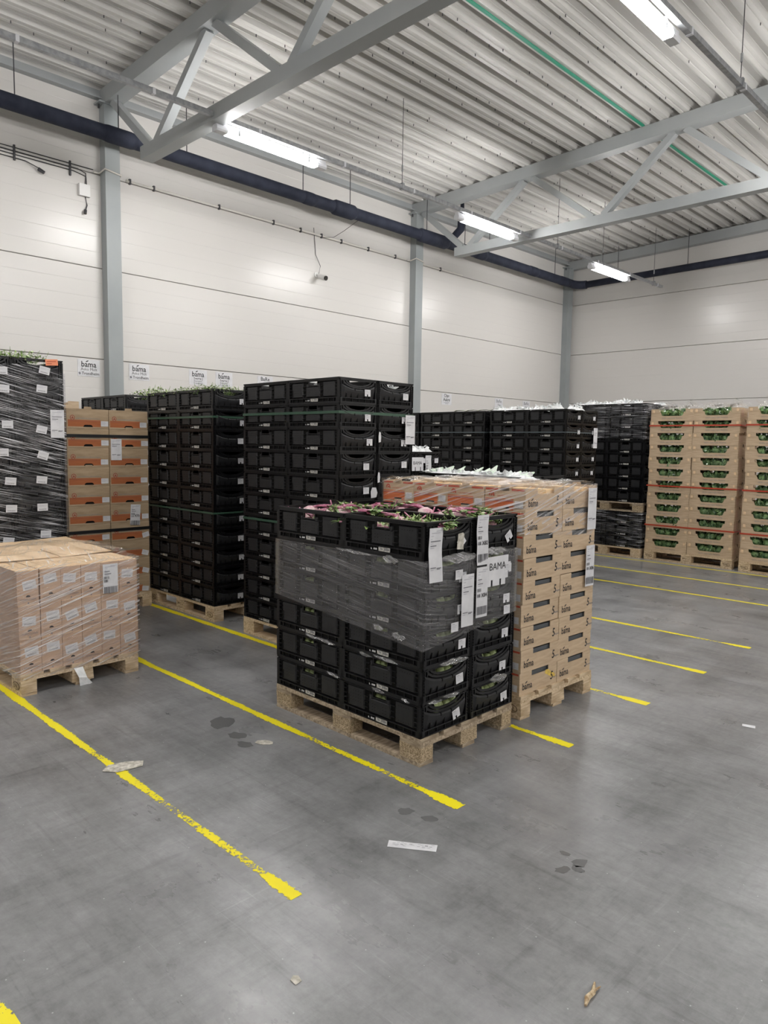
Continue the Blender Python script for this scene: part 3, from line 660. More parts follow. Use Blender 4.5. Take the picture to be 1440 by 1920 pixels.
def scrap(lab, x, y, z, rz, L=.14, seed=0, h=.03):
    R = random.Random(seed+99); b = MB(); n, m = 10, 5; vs = []; fs = []
    for j in range(m):
        for i in range(n):
            u = i/(n-1); e = sin(pi*u)**.6; vs.append(((u-.5)*L, -.004-R.random()*.014*e, (j/(m-1)-.5)*2*h*e*R.uniform(.6, 1.1)-.01*u))
    for j in range(m-1):
        for i in range(n-1): a = j*n+i; fs.append((a, a+1, a+n+1, a+n))
    b.add(vs, fs); thing('film_scrap', lab, 'film', (x, y, z), rz, None, b.mesh('film_scrap', 'film_tuft', False))

# ------------------------------------------------------------------ printed slips
def slip(lab, w_, h_, loc, rz, text=None, barcode=True, tilt=0, curl=.012, lines=True, seed=0, cat='label'):
    """paper slip, local u across, top edge at z=0, hanging down"""
    R = random.Random(seed+5); t = thing('delivery_slip', lab, cat, loc, rot=(0, tilt, rz) if not tilt else None, rz=rz)
    if tilt: t.rotation_euler = (Matrix.Rotation(rz, 3, 'Z') @ Matrix.Rotation(tilt, 3, 'Y')).to_euler()
    N = 8; cur = lambda f: -.003-curl*max(0, f-.72)**1.3*4-(.003*sin(f*9+seed) if curl else 0); b = MB(); vs = []; fs = []
    for i in range(N+1):
        f = i/N; vs += [(-w_/2, cur(f), -h_*f), (w_/2, cur(f)-.002, -h_*f)]
    for i in range(N): fs.append((2*i+2, 2*i+3, 2*i+1, 2*i))
    b.add(vs, fs); part('sheet', b.mesh('sheet', 'paper', True), t)
    b = MB()
    def ln(f, x0, x1, hh, mi): y = cur(f)-.003; b.quad(-w_/2+w_*x0, -w_/2+w_*x1, -h_*f-hh, -h_*f, y, mi)
    if lines:
        for f, x0, x1, hh, mi in ((.05, .5, .95, .004, 2), (.085, .12, .8, .004, 2), (.14, .1, .3, .003, 2), (.2, .1, .2, .003, 2), (.235, .1, .85 if not barcode else .45, .005, 1), (.28, .1, .3, .003, 2), (.32, .1, .55, .005, 1), (.36, .1, .4, .004, 2)): ln(f, x0, x1, hh, mi)
    if barcode:
        for f, x0, x1, hh in ((.42, .06, .42, .018), (.53, .06, .34, .018), (.78, .06, .95, .045)):
            xx = x0
            while xx < x1: q = R.uniform(.012, .04); ln(f, xx, min(x1, xx+q), hh, 1 if R.random() < .5 else 3); xx += q+R.uniform(.01, .03)
    else:
        for f, x0, x1, hh, mi in ((.72, .08, .5, .005, 1), (.735, .55, .9, .005, 1), (.76, .08, .3, .004, 2), (.755, .55, .8, .004, 1)): ln(f, x0, x1, hh, mi)
    if text: b.text(text, w_*.32, w_*.16, -h_*.6, cur(.58)-.004, 0, .95)
    part('printing', b.mesh('printing', ['ink', 'grey_ink', 'faint_ink', 'ink']), t); return t

# ------------------------------------------------------------------ wraps and straps
def wrap(lab, x, y, th, L, W, zt, zb, mat, off=.012, amp=.004, seed=0, top=False, name='stretch_wrap', sag=None):
    """film around a load whose near corner is x,y; zt(s), zb(s) give heights along s in 0..4 (front, right, back, left)"""
    R = random.Random(seed+3); b = MB(); per = []; n = 14
    cs = [(-L-off, -off), (off, -off), (off, W+off), (-L-off, W+off)]
    for k in range(4):
        p, q = cs[k], cs[(k+1) % 4]
        for i in range(n): f = i/n; per.append((p[0]+(q[0]-p[0])*f, p[1]+(q[1]-p[1])*f, k+f, k, 0 if i == 0 else 1))
    m = 12; vs = []; fs = []; NP = len(per); nrm = [(0, -1), (1, 0), (0, 1), (-1, 0)]
    for j in range(m+1):
        for px_, py_, s_, k, inner in per:
            a = R.uniform(-amp, amp)*.6 if inner else 0; z0, z1 = zb(s_), zt(s_); z = z0+(z1-z0)*j/m
            vs.append((px_+nrm[k][0]*a, py_+nrm[k][1]*a, z))
    for j in range(m):
        for i in range(NP): i2 = (i+1) % NP; fs.append((j*NP+i, j*NP+i2, (j+1)*NP+i2, (j+1)*NP+i))
    b.add(vs, fs); return thing(name, lab, 'film', (x, y, 0), th, None, b.mesh(name, mat, True))
def strap(lab, x, y, th, L, W, z, h, mat, off=.004, dz=0, group=None):
    b = MB(); o = off
    P = [(-L-o, -o), (o, -o), (o, W+o), (-L-o, W+o)]
    for k in range(4):
        p, q = P[k], P[(k+1) % 4]; b.bar((p[0], p[1], z+dz*(k in (2, 3))), (q[0], q[1], z+dz*(k in (1, 2))), .003, h)
    return thing('strap', lab, 'strap', (x, y, 0), th, group, b.mesh('strap', mat))

# ================================================================== PALLET LOADS
# --- front black load, half wrapped
FX, FY = -2.354, 2.683
FP = .185
pallet('worn wooden pallet under the half-wrapped crates in front', FX+.005, FY-.005, 0, 'front')
st = crate_stack('half-wrapped front load', FX, FY, 0, 6, FP, [(0, 0), (1, 0), (0, 1)], 'crates of the front load')
for k_, a_ in (((5, 0, 0), -.7), ((5, 0, 1), -.6), ((0, 0, 0), .25), ((1, 0, 0), .1), ((0, 0, 1), .12)): askew(st[k_], -a_ if k_[0] < 5 else a_)
crate('black crate, top tier, hidden back left column, half-wrapped front load', FX-.9, FY+.6, .144+5*FP, 0, FP/CH*.998, 'crates of the front load')
def zt1(s): return 1.055 if s < 1 else 1.06
def zb1(s):
    if s <= 1: return .715-.115*s
    if s <= 2: return .6+.09*(s-1)
    if s <= 3: return .69
    return .69+.025*(s-3)
wrap('grey stretch film around the middle of the front crate load', FX, FY, 0, 1.2, .8, zt1, zb1, 'film', .007, .003, seed=1)
SCN = ['large crumpled film end over the near top crate of the front load', 'crumpled film end under the X82 slip on the front load', 'film end on the near short side, third front tier', 'film end on the near short side, upper edge of bottom tier', 'small film end at the corner above the bottom front crate',
       'film tuft on the right short side above the bottom crate', 'film end under the third tier, near long side', 'small film end left of another under the third tier', 'film end under the third tier at far left long side', 'film end at the seam of long sides under the third tier', 'film end above the bottom tier, near long side', 'film end above the bottom tier, left long side', 'small film end above the bottom tier beside the corner', 'flat film edge along the top of the grey wrap',
       'white film tuft on the long side just above the grey wrap', 'film bubble low on the grey wrap beside the corner', 'film bubble low on the grey wrap, left of another']
for i, (x, y, z, rz, L, h) in enumerate(((FX+.012, FY+.26, 1.062, X90, .3, .03), (FX+.012, FY+.57, 1.07, X90, .22, .025), (FX+.01, FY+.24, .512, X90, .24, .018), (FX+.01, FY+.22, .335, X90, .14, .014), (FX+.01, FY+.09, .33, X90, .12, .012),
        (FX+.012, FY+.64, .335, X90, .17, .03), (FX-.25, FY-.006, .515, 0, .18, .012), (FX-.4, FY-.006, .51, 0, .1, .012), (FX-.85, FY-.006, .52, 0, .12, .012), (FX-.72, FY-.006, .515, 0, .16, .014), (FX-.3, FY-.006, .335, 0, .1, .012), (FX-.66, FY-.006, .335, 0, .12, .01), (FX-.1, FY-.006, .33, 0, .06, .01), (FX-.5, FY-.008, 1.06, 0, .3, .01), (FX-.22, FY-.008, 1.05, 0, .12, .022), (FX-.15, FY-.012, .66, 0, .1, .02), (FX-.3, FY-.012, .68, 0, .08, .018))):
    scrap(SCN[i], x, y, z, rz, L, i, h)
slip('plain white delivery slip on the near top corner of front crates', .1, .275, (FX+.014, FY+.065, 1.225), X90, None, False, seed=1)
slip('white slip marked X82 over the middle of the front top crates', .098, .27, (FX+.016, FY+.45, 1.268), X90, 'X82', True, seed=2)
slip('white slip marked X84 stuck on the grey film', .098, .275, (FX+.017, FY+.455, .985), X90, 'X84', True, seed=3, curl=0)
slip('white slip without a number stuck on the grey film', .1, .28, (FX+.018, FY+.33, .96), X90, None, False, seed=4, curl=0)
t = thing('printed_card', 'white card reading BAMA under the film on the front load', 'card', (FX+.0165, FY+.6, 1.03), X90); b = MB()
b.poly([(-.1, -.165), (-.06, -.165), (-.06, -.13), (-.045, -.13), (-.045, -.165), (.02, -.165), (.02, -.13), (.035, -.13), (.035, -.165), (.075, -.165), (.075, -.13), (.1, -.13), (.1, 0), (-.1, 0)], 0); part('sheet', b.mesh('sheet', 'paper'), t)
b = MB(); b.text('BAMA', .058, 0, -.075, -.0015, 0); part('lettering', b.mesh('lettering', 'ink'), t)
def small_tag(lab, loc, rz, ang=0, mesh=None, group=None):
    o = thing('paper_tag', lab, 'tag', loc, group=group, mesh=mesh or CM['tag2']); o.rotation_euler = (Matrix.Rotation(rz, 3, 'Z') @ Matrix.Rotation(ang, 3, 'Y')).to_euler(); return o
small_tag('small white tag at the upper left of the plain slip on film', (FX+.0155, FY+.262, .965), X90)
small_tag('small white tag under the plain slip on grey film', (FX+.0155, FY+.235, .69), X90)
small_tag('small white tag at right on the grey film by the BAMA card', (FX+.0178, FY+.7, .955), X90, mesh=CM['tag'])
small_tag('small white tag low at right on the grey film', (FX+.0165, FY+.7, .715), X90)
b = MB(); b.poly([(-.03, -.04), (.025, -.045), (.03, .035), (.02, .045), (-.02, .04), (-.025, 0)], 0); thing('torn_label', 'torn yellowish label on the near top front crate', 'label', (FX+.0125, FY+.27, 1.14), X90, mesh=b.mesh('torn_label', 'oldpaper'))
# --- turnips, stems and leaves in the top crates
def turnip_meshes(seed):
    R = random.Random(seed)
    b = MB(); b.lathe([(.0, -.04), (.034, -.032), (.05, 0), (.043, .028), (.016, .042), (0, .043)], 12, 0, .04); B = b.mesh('bulb', 'bulb', True)
    b = MB(); ends = []
    for i in range(6):
        t = R.uniform(-.5, .5); e = (R.uniform(.12, .2)*cos(t), .16*sin(t), .03+R.uniform(0, .025)); ends.append(e)
        b.tube([(.0, 0, .032), (e[0]*.5, e[1]*.4, .048), e], [.0075, .0065, .005], 5)
    St = b.mesh('stem', 'stem', True); b = MB()
    for e in ends:
        for k in range(5): d = (R.uniform(.2, 1), R.uniform(-.6, .6), R.uniform(-.1, .5)); leaf(b, e, d, (0, 0, 1), R.uniform(.03, .055), R.uniform(.016, .03), R.choice((0, 1)))
    return B, St, b.mesh('leaf', ['leaf', 'leaf_pale'])
TM = [turnip_meshes(60+i) for i in range(4)]
topz = .144+5*FP
R = random.Random(11)
def fill(lab, x, y, z, L=.54, W=.35, h=.1, mats=('leaf', 'stem', 'bulb', 'leaf_pale'), seed=0, n=220, name='vegetable_fill'):
    Q = random.Random(seed); b = MB(); b.box(-L/2, L/2, -W/2, W/2, 0, h*.55, 0)
    for i in range(n):
        p = (Q.uniform(-L/2, L/2)*.95, Q.uniform(-W/2, W/2)*.93, h*Q.uniform(.5, .95)); d = (Q.uniform(-1, 1), Q.uniform(-1, 1), Q.uniform(-.1, .35)); k = Q.random()
        if k < .45: e = Vector(p)+Vector(d).normalized()*Q.uniform(.06, .14); e.x = max(-L/2, min(L/2, e.x)); e.y = max(-W/2, min(W/2, e.y)); b.tube([p, tuple(e)], .0045, 4, 1)
        elif k < .95: leaf(b, p, d, (0, 0, 1), Q.uniform(.04, .07), Q.uniform(.025, .045), Q.choice((0, 3)))
        else: i0 = len(b.v); b.lathe([(.0, -.03), (.03, -.015), (.034, .005), (.02, .024), (0, .028)], 8, 2); b.xf(i0, Matrix.Translation((p[0]*.85, p[1]*.8, h*.7)))
    return thing(name, lab, 'vegetables', (x, y, z), 0, None, b.mesh(name, list(mats)), kind='stuff')
cn = 0
TL = ['in the near top front crate', 'in the left top front crate', 'in the right top front crate', 'in the back top front crate']
for ci, (cx_, cy_) in enumerate(((FX-.3, FY+.2), (FX-.9, FY+.2), (FX-.3, FY+.6), (FX-.9, FY+.6))):
    fill('loose stems and leaves packed '+TL[ci], cx_, cy_, topz+.012, h=(.13, .15, .155, .13)[ci], seed=ci+5)
    spots = {0: [(-.06, .0, 150, .15), (.17, -.1, 20, .14), (-.18, -.08, -160, .12)],
             1: [(-.15, -.06, 20, .165), (.05, -.05, -30, .17), (-.02, .06, 5, .17), (.16, .08, 160, .165), (.2, -.1, 40, .16)],
             2: [(-.18, -.05, 180, .175), (-.02, .02, 10, .175), (-.1, .1, -20, .17), (.1, -.08, -10, .17), (.02, -.1, -35, .175)],
             3: [(-.1, -.02, 0, .15), (.12, .05, 90, .15), (.0, -.1, 200, .15), (-.2, .08, 60, .14)]}[ci]
    for k, (dx, dy, a, z) in enumerate(spots):
        A = TM[(ci+k) % 4]; t = thing('turnip', f'{["first","second","third","fourth","fifth"][k]} pinkish turnip from left with purple stems '+TL[ci], 'turnip', (cx_+dx, cy_+dy, topz+z-.018), radians(a), 'turnips '+TL[ci])
        part('bulb', A[0], t); part('stems', A[1], t); part('leaves', A[2], t)
for k, (dx, dy, z, n_, w_) in enumerate(((FX-.36, FY+.26, .155, 'left', 0), (FX-.24, FY+.23, .155, 'middle', 0), (FX-.14, FY+.3, .15, 'right', 0), (FX-.3, FY+.13, .15, 'front left', 0), (FX-.2, FY+.12, .145, 'front right', 0), (FX-.3, FY+.66, .165, 'left', 2), (FX-.12, FY+.7, .16, 'right', 2), (FX-.82, FY+.28, .16, 'left', 1), (FX-.66, FY+.3, .155, 'right', 1))):
    thing('herb_bunch', n_+' clump of torn green leaves lying '+TL[w_], 'greens', (dx, dy, topz+z-.03), k*1.3, None, LEAFY[k % 4], sc=(.7, .7, .7))
for t_ in range(5):
    for ix, iy in ((0, 0), (1, 0), (0, 1)):
        b = MB(); Q = random.Random(t_*9+ix*3+iy); b.box(-.27, .27, -.175, .175, 0, .04)
        for xx, yy in [(q, -.155) for q in (-.045, .005, .05, -.1, .1)]+[(.255, q) for q in (-.06, -.01, .045, .09)]:
            i0 = len(b.v); b.lathe([(0, -.08), (.024, -.07), (.028, 0), (.018, .024), (0, .028)], 8, 0, .05); b.xf(i0, Matrix.Translation((xx+Q.uniform(-.012, .012), yy, .112+Q.uniform(-.012, .008))))
        thing('vegetable_fill', f'pale green vegetables in {tier_name(t_, 6)} crate, {COLN[(ix, iy)]}, front load', 'vegetables', (FX-.3-.6*ix, FY+.2+.4*iy, .144+t_*FP+.012), 0, 'pale green vegetables in the front crates', b.mesh('vegetable_fill', 'kohl', True), kind='stuff')

# --- bama cartons
def bama_meshes():
    H = .1385; L, W = .298, .397      # L along x, W along y
    b = MB(); T = .005
    b.box(-L/2, L/2, -W/2, W/2, 0, T)
    b.box(-L/2, L/2, -W/2, -W/2+T, T, H-.001); b.box(-L/2, L/2, W/2-T, W/2, T, H-.001)
    for s in (-1, 1):
        x0, x1 = (L/2-T, L/2) if s > 0 else (-L/2, -L/2+T)
        b.box(x0, x1, -W/2+T, W/2-T, T, H-.036); b.box(x0, x1, -W/2+T, -.075, H-.036, H-.001); b.box(x0, x1, .105, W/2-T, H-.036, H-.001)
    body = b.mesh('body', 'card')
    b = MB(); bama_logo(b, .06, -.118, .03, -.001, 0, .8); b.text('5', .075, .14, .034, -.001, 0, .8, ang=-.12); b.text('kilogram', .017, .175, .04, -.001, 1); end = b.mesh('printing', ['ink', 'grey_ink'])
    b = MB(); y = -.001; h = L/2
    b.quad(-h+.002, h-.085, .004, .056, y, 0); b.quad(-h+.002, h-.085, .056, .062, y, 2); b.quad(-h+.002, h-.085, .066, .072, y, 0)
    b.quad(-h+.006, -.05, H-.018, H-.006, y, 1); b.quad(.05, h-.008, H-.018, H-.006, y, 1)
    b.prism([(-.098+.021*cos(a), .09+.024*sin(a)) for a in [i*pi/7-.3 for i in range(9)]], -.0016, -.0008, 1); b.text('G', .035, -.098, .078, -.0022, 3)
    b.text('GARTNERHALLEN', .013, -.005, .083, y, 1)
    b.quad(-.034, .036, .0, .022, -.0018, 4); b.quad(-.034, .036, .0, .013, -.0024, 3)
    front = b.mesh('orange_print', ['orange', 'red', 'purple', 'card', 'hole_shade'])
    b = MB(); b.quad(-.03, .03, .02, .062, -.0025, 0)
    for i in range(4): b.quad(-.024, .0+.006*(i % 3), .05-.009*i, .053-.009*i, -.0035, 1)
    tg = b.mesh('paper_tag', ['paper', 'faint_ink'])
    b = MB(); b.box(-L/2+.012, L/2-.012, -W/2+.012, W/2-.012, .006, H-.012); ln = b.mesh('plastic_liner', 'liner')
    b = MB(); b.box(-.03, .03, -L/2*0-.0, .004, H-.02, H+.012); tab = b.mesh('top_tab', 'card')
    return dict(body=body, end=end, front=front, tag=tg, liner=ln, tab=tab, H=H, L=L, W=W)
BM = bama_meshes()
BX, BY, BT = -2.372, 3.592, -.03
pallet('wooden pallet under the bama carton stack', BX+.012, BY-.004, BT, 'new', marks=True)
R = random.Random(3); c, s = cos(BT), sin(BT)
for t_ in range(9):
    for ix in range(4):
        for iy in range(2):
            if t_ < 8 and ix > 0 and iy > 0: continue
            dx, dy = -.15-.3*ix+(R.uniform(-.006, .006) if ix == 0 else 0)-.0012*t_, .2+.4*iy
            col = ['near corner', 'second from the corner', 'third from the corner', 'far left'][ix] if iy == 0 else ['right', 'second back', 'third back', 'far back'][ix]
            o = thing('carton', f'brown bama carton, {tier_name(t_, 9)}, {col}, behind the front crates', 'carton', (BX+dx*c-dy*s, BY+dx*s+dy*c, .144+t_*BM['H']), BT+R.uniform(-.008, .008), 'bama cartons')
            part('body', BM['body'], o)
            if ix == 0: part('printing', BM['end'], o, (BM['L']/2, 0, 0), X90, label='black lettering and numeral on the end')
            if iy == 0: part('orange_print', BM['front'], o, (0, -BM['W']/2, 0), label='orange band with red logo'); part('paper_tag', BM['tag'], o, (.105, -BM['W']/2, 0))
            if t_ == 8:
                for sx_ in (-1, 1): part('top_tab', BM['tab'], o, (0, -BM['W']/2 if sx_ < 0 else BM['W']/2-.004, 0))
                for q in range(4):
                    pb = MB()
                    if ix == 0 and iy == 0 and q == 0: pb.box(-.06, .06, -.042, .042, 0, .115); pb.box(-.056, .056, -.038, .038, .115, .12, 0); PUN = pb.mesh('punnet', 'punnet')
                    qx, qy = dx+(-.067 if q % 2 else .067), dy+(-.09 if q < 2 else .09)
                    thing('punnet', f'{["front left","front right","rear left","rear right"][q]} cream punnet in the {col} open top bama carton', 'punnet', (BX+qx*c-qy*s, BY+qx*s+qy*c, .144+8*BM['H']+.006), BT, 'cream punnets in the top cartons', PUN)
            else: part('plastic_liner', BM['liner'], o)
wrap('clear film around the two top tiers of bama cartons', BX-.01, BY, BT, 1.2, .8, lambda s_: 1.405+.006*sin(s_*9), lambda s_: 1.12-.06*(1 < s_ < 2)*(s_-1), 'film_pink', .006, .003, 5)
b = MB(); Q = random.Random(8); n = 20; vs = []; fs = []
for j in range(9):
    for i in range(n): vs.append((-1.19+1.18*i/(n-1), .01+.78*j/8, Q.uniform(.0, .03)))
for j in range(8):
    for i in range(n-1): a = j*n+i; fs += [(a, a+1, a+n+1), (a, a+n+1, a+n)]
b.add(vs, fs); thing('film_sheet', 'crumpled clear film lying over the open bama cartons', 'film', (BX-.01, BY, .144+9*BM['H']+.004), BT, None, b.mesh('film_sheet', 'film_scrap'))
slip('white slip at the upper right edge of the bama carton stack', .1, .27, (BX+.012+.72*-s, BY+.715, 1.375), X90+BT, None, False, seed=6, curl=0)
slip('white slip marked X86 on the right edge of the bama cartons', .1, .27, (BX+.01+.72*-s, BY+.72, 1.0), X90+BT, 'X86', True, seed=7, curl=0)
b = MB(); Q = random.Random(4)
b.poly([(-.06, .01), (-.02, -.01), (.02, -.03), (.06, -.035), (.05, -.01), (.01, .005), (-.02, .03), (-.05, .03)], 0); thing('yellow_scuff', 'yellow paint scuff on the lowest near bama carton', 'scuff', (BX+.006, BY+.325, .222), X90+BT, mesh=b.mesh('yellow_scuff', 'tape'))

# --- left tall brown cartons wrapped in clear film
KX, KY, KT = -4.775, 1.592, .02
pallet('wooden pallet under the film-wrapped brown cartons at left', KX+.006, KY-.006, KT, 'new', marks=True)
def tall_carton():
    L, W, H = .397, .131, .2215
    b = MB(); b.box(-L/2, L/2, -W/2, W/2, 0, H-.003, 0); b.box(-L/2, L/2, -W/2, -.002, H-.003, H, 1); b.box(-L/2, L/2, .002, W/2, H-.003, H, 1); body = b.mesh('body', ['card_pink', 'card_pale'])  # top paler than the sides: strong light from above put into its colour
    b = MB(); b.prism([(.014*cos(a), .052+.012*sin(a)) for a in [i*pi/8 for i in range(9)]], -.0014, -.0006, 0); b.text('TORKE LOKEN', .016, 0, .03, -.001, 1, .9); b.quad(-.004, .004, .008, .018, -.001, 1); pr = b.mesh('printing', ['ink', 'grey_ink'])
    b = MB(); b.quad(-.042, .042, -.03, .03, -.0012, 0)
    for i in range(12): b.quad(-.03+.005*i, -.0275+.005*i, -.022, -.012, -.002, 1)
    b.quad(-.034, .03, .015, .017, -.002, 2); b.quad(-.034, .01, .008, .01, -.002, 2); tg = b.mesh('paper_tag', ['paper', 'grey_ink', 'faint_ink'])
    b = MB(); vs = [(-L/2, -.0, 0), (L/2, -.0, 0), (L/2, .06, .012), (-L/2, .06, .012)]; b.add(vs, [(0, 1, 2, 3)]); 
    return body, pr, tg
TC = tall_carton(); c, s = cos(KT), sin(KT); R = random.Random(21)
for t_ in range(3):
    for ix in range(3):
        for iy in range(6):
            if t_ < 2 and ix > 0 and iy > 0: continue
            off = (.0, -.018, -.035)[t_]
            dx, dy = -.2-.4*ix-.0+R.uniform(-.003, .003)+(.0 if ix else 0), .0667+.1333*iy+(off*.25 if iy == 0 else 0)
            rise = 0 if ix == 0 or t_ < 2 else (.0)
            o = thing('carton', f'tall brown carton, {["bottom","middle","top"][t_]} tier, {["first","second","third","fourth","fifth","sixth"][iy]} from left, {["front","middle","back"][ix]} row', 'carton', (KX+dx*c-dy*s, KY+dx*s+dy*c, .144+t_*.2215), KT, 'tall brown cartons on the left pallet')
            part('body', TC[0], o)
            if ix == 0:
                part('printing', TC[1], o, (.1985, 0, 0), X90); q = part('paper_tag', TC[2], o, (.1985, R.uniform(-.012, .012), .13+R.uniform(-.02, .025)))
                q.rotation_euler = (Matrix.Rotation(X90, 3, 'Z') @ Matrix.Rotation(R.uniform(-.3, .12), 3, 'Y')).to_euler()
slip('large white barcode slip on the film-wrapped brown cartons', .105, .2, (KX+.012-.6*s, KY+.595, .795), X90+KT, None, True, seed=9, curl=0)
wrap('clear shiny film around the brown cartons at left', KX, KY, KT, 1.2, .8, lambda s_: .83, lambda s_: .11, 'film_pink', .01, .005, 9)
b = MB(); Q = random.Random(18); n = 22; vs = []; fs = []
for j in range(13):
    for i in range(n):
        u, v = i/(n-1), j/12; vs.append((-1.21+1.22*u, -.01+.82*v, Q.uniform(.004, .03)+.1*max(0, sin(pi*min(1, (1-u)*1.2)))**1.5*(.35+.65*sin(pi*v))*.9))
for j in range(12):
    for i in range(n-1): a = j*n+i; fs += [(a, a+1, a+n+1), (a, a+n+1, a+n)]
b.add(vs, fs); thing('film_sheet', 'loose clear film bunched over the tops of the brown cartons', 'film', (KX, KY, .144+3*.2215+.003), KT, None, b.mesh('film_sheet', 'film_scrap'))
Q = random.Random(2)
FL = ['flat brown flap board on top, back right', 'flat brown flap board on top, middle right', 'flat brown flap board on top, back left', 'flat brown flap board on top, middle left']
for k, (dx, dy, lx, ly, z, rx, ry) in enumerate(((-.98, .6, .4, .4, .02, .03, .06), (-.58, .62, .38, .37, .012, .02, .03), (-.98, .2, .4, .39, .02, -.02, .06), (-.58, .22, .38, .4, .012, -.015, .03))):
    b = MB(); b.box(-lx/2, lx/2, -ly/2, ly/2, 0, .004); thing('carton_flap', FL[k]+' of the wrapped cartons', 'flap', (KX+dx*c-dy*s, KY+dx*s+dy*c, .144+3*.2215+z), rot=(rx, ry, KT), mesh=b.mesh('carton_flap', 'card_pale'))
b = MB(); vs = [(-.03, 0, 0), (.03, 0, 0), (.045, -.03, -.07), (-.01, -.03, -.06), (.05, -.02, -.13), (.0, -.025, -.15), (.075, -.04, -.11)]
b.add(vs, [(0, 3, 2, 1), (3, 5, 4, 2), (2, 4, 6)]); thing('film_tail', 'white torn film tail hanging from the left pallet', 'film', (KX+.01, KY+.36, .12), X90, mesh=b.mesh('film_tail', 'bag'))

# --- shrink-wrapped black stack at the left edge
WX, WY = -6.2, 1.67
pallet('pallet under the streaky-wrapped black stack at left edge', WX, WY, 0, 'new')
crate_stack('wrapped stack at left edge', WX, WY, 0, 12, .1785, [(0, 0), (0, 1)], 'crates of the left wrapped stack', tags=False)
wrap('white-streaked stretch film around the black stack at left edge', WX, WY, 0, 1.2, .8, lambda s_: 2.2+.03*sin(s_*5), lambda s_: .1, 'film_heavy', .012, .006, 12)
TG = [(.645, 2.195, .2), (.62, 2.045, .1), (.61, 1.715, .2), (.615, 1.505, .3), (.6, 1.305, .1), (.6, 1.08, 0), (.62, .855, .05), (.32, 2.17, 0), (.33, 2.03, .05), (.35, 1.75, 0), (.31, 1.53, 0), (.36, 1.3, .1), (.36, 1.08, .05), (.33, .82, .15)]
for k, (dy, z, a) in enumerate(TG):
    small_tag(f'white tag on the streaky film at left, {OR1[k % 7]} from top, {"right" if k < 7 else "left"} column', (WX+.021, WY+dy, z), X90, a, TC[2], 'tags on the left wrapped stack')
slip('white slip at the right edge of the streaky-wrapped black stack', .11, .23, (WX+.022, WY+.735, 1.88), X90, None, False, seed=14, curl=0)
b = MB(); b.quad(-.05, .05, -.025, .025, 0, 0); b.quad(-.04, .035, .005, .01, -.001, 1); b.quad(-.04, .0, -.012, -.008, -.001, 1)
small_tag('salmon pink label on the rim of the stack at left edge', (WX+.018, WY+.705, 2.265), X90, -.08, b.mesh('paper_tag', ['salmon', 'red']))

# --- GARTNERHALLEN cartons
GX, GY, GP = -6.66, 2.672, .1778
pallet('wooden pallet under the orange-banded cartons', GX+.004, GY, 0, 'new')
def gart_meshes():
    L, W, H = .4, .388, GP
    b = MB(); b.box(-L/2, L/2, -W/2, W/2, 0, H-.002); body = b.mesh('body', 'card_tan')
    b = MB(); y = -.0008; h = W/2
    b.quad(-h+.01, h-.075, .014, .062, y, 0); b.quad(-h+.01, h-.075, .062, .066, y, 1); b.quad(-h+.01, h-.075, .067, .076, y, 0)
    b.prism([(-.142+.022*cos(a), .094+.024*sin(a)) for a in [i*2*pi/18 for i in range(18)]], -.0012, -.0006, 1)
    b.prism([(-.142+.016*cos(a), .094+.018*sin(a)) for a in [i*2*pi/18 for i in range(18)]], -.0018, -.0014, 3); b.add([(-.154, -.0024, .084), (-.130, -.0024, .084), (-.142, -.0024, .11)], [(0, 1, 2)], 1)
    b.text('GARTNERHALLEN', .018, -.04, .083, y, 2); b.text('TRONDELAG', .014, .075, .083, y, 2)
    b.poly([(-.045, .012), (.045, .012), (.038, .026), (.026, .032), (-.026, .032), (-.038, .026)], -.0016, 4)
    pr = b.mesh('orange_print', ['orange_dull', 'red_dull', 'grey_ink', 'card_tan', 'hole_shade'])
    b = MB(); b.prism([(-.036, H-.002), (.036, H-.002), (.032, H+.019), (-.032, H+.019)], -.001, .004); tab = b.mesh('top_tab', 'card_tan')
    b = MB(); b.quad(-.035, .035, -.024, .024, -.0015, 0)
    for i in range(3): b.quad(-.028, .005+.007*(i % 2), .01-.01*i, .013-.01*i, -.0025, 1)
    return body, pr, tab, b.mesh('paper_tag', ['paper', 'faint_ink'])
GM = gart_meshes(); R = random.Random(31)
for t_ in range(10):
    for iy in range(2):
        o = thing('carton', f'brown carton with orange band, {tier_name(t_, 10)}, {["left","right"][iy]} column, between black stacks', 'carton', (GX-.2+R.uniform(-.002, .002), GY+.197+.394*iy, .144+t_*GP), 0, 'orange-banded cartons')
        part('body', GM[0], o); part('orange_print', GM[1], o, (.2, 0, 0), X90, label='orange band and red round logo')
        part('top_tab', GM[2], o, (.2, 0, 0), X90)
        q = part('paper_tag', GM[3], o, (.2, .155+R.uniform(-.01, .004), .04+(.005 if t_ > 3 else R.uniform(-.01, .02)))); q.rotation_euler = (Matrix.Rotation(X90, 3, 'Z') @ Matrix.Rotation(0 if t_ > 3 else R.uniform(-.4, .3), 3, 'Y')).to_euler()
for z, lb in ((1.675, 'upper'), (.785, 'lower')): strap(f'{lb} black band around the orange-banded cartons', GX, GY, 0, .4, .788, z, .028, 'strap_black', .006)
slip('white slip without number on the orange-banded cartons', .105, .2, (GX+.004, GY+.46, 1.65), X90, None, False, seed=15, curl=0)
slip('white slip marked X70 on the orange-banded cartons', .1, .2, (GX+.006, GY+.645, 1.02), X90, 'X70', True, seed=16, curl=0, tilt=.06)
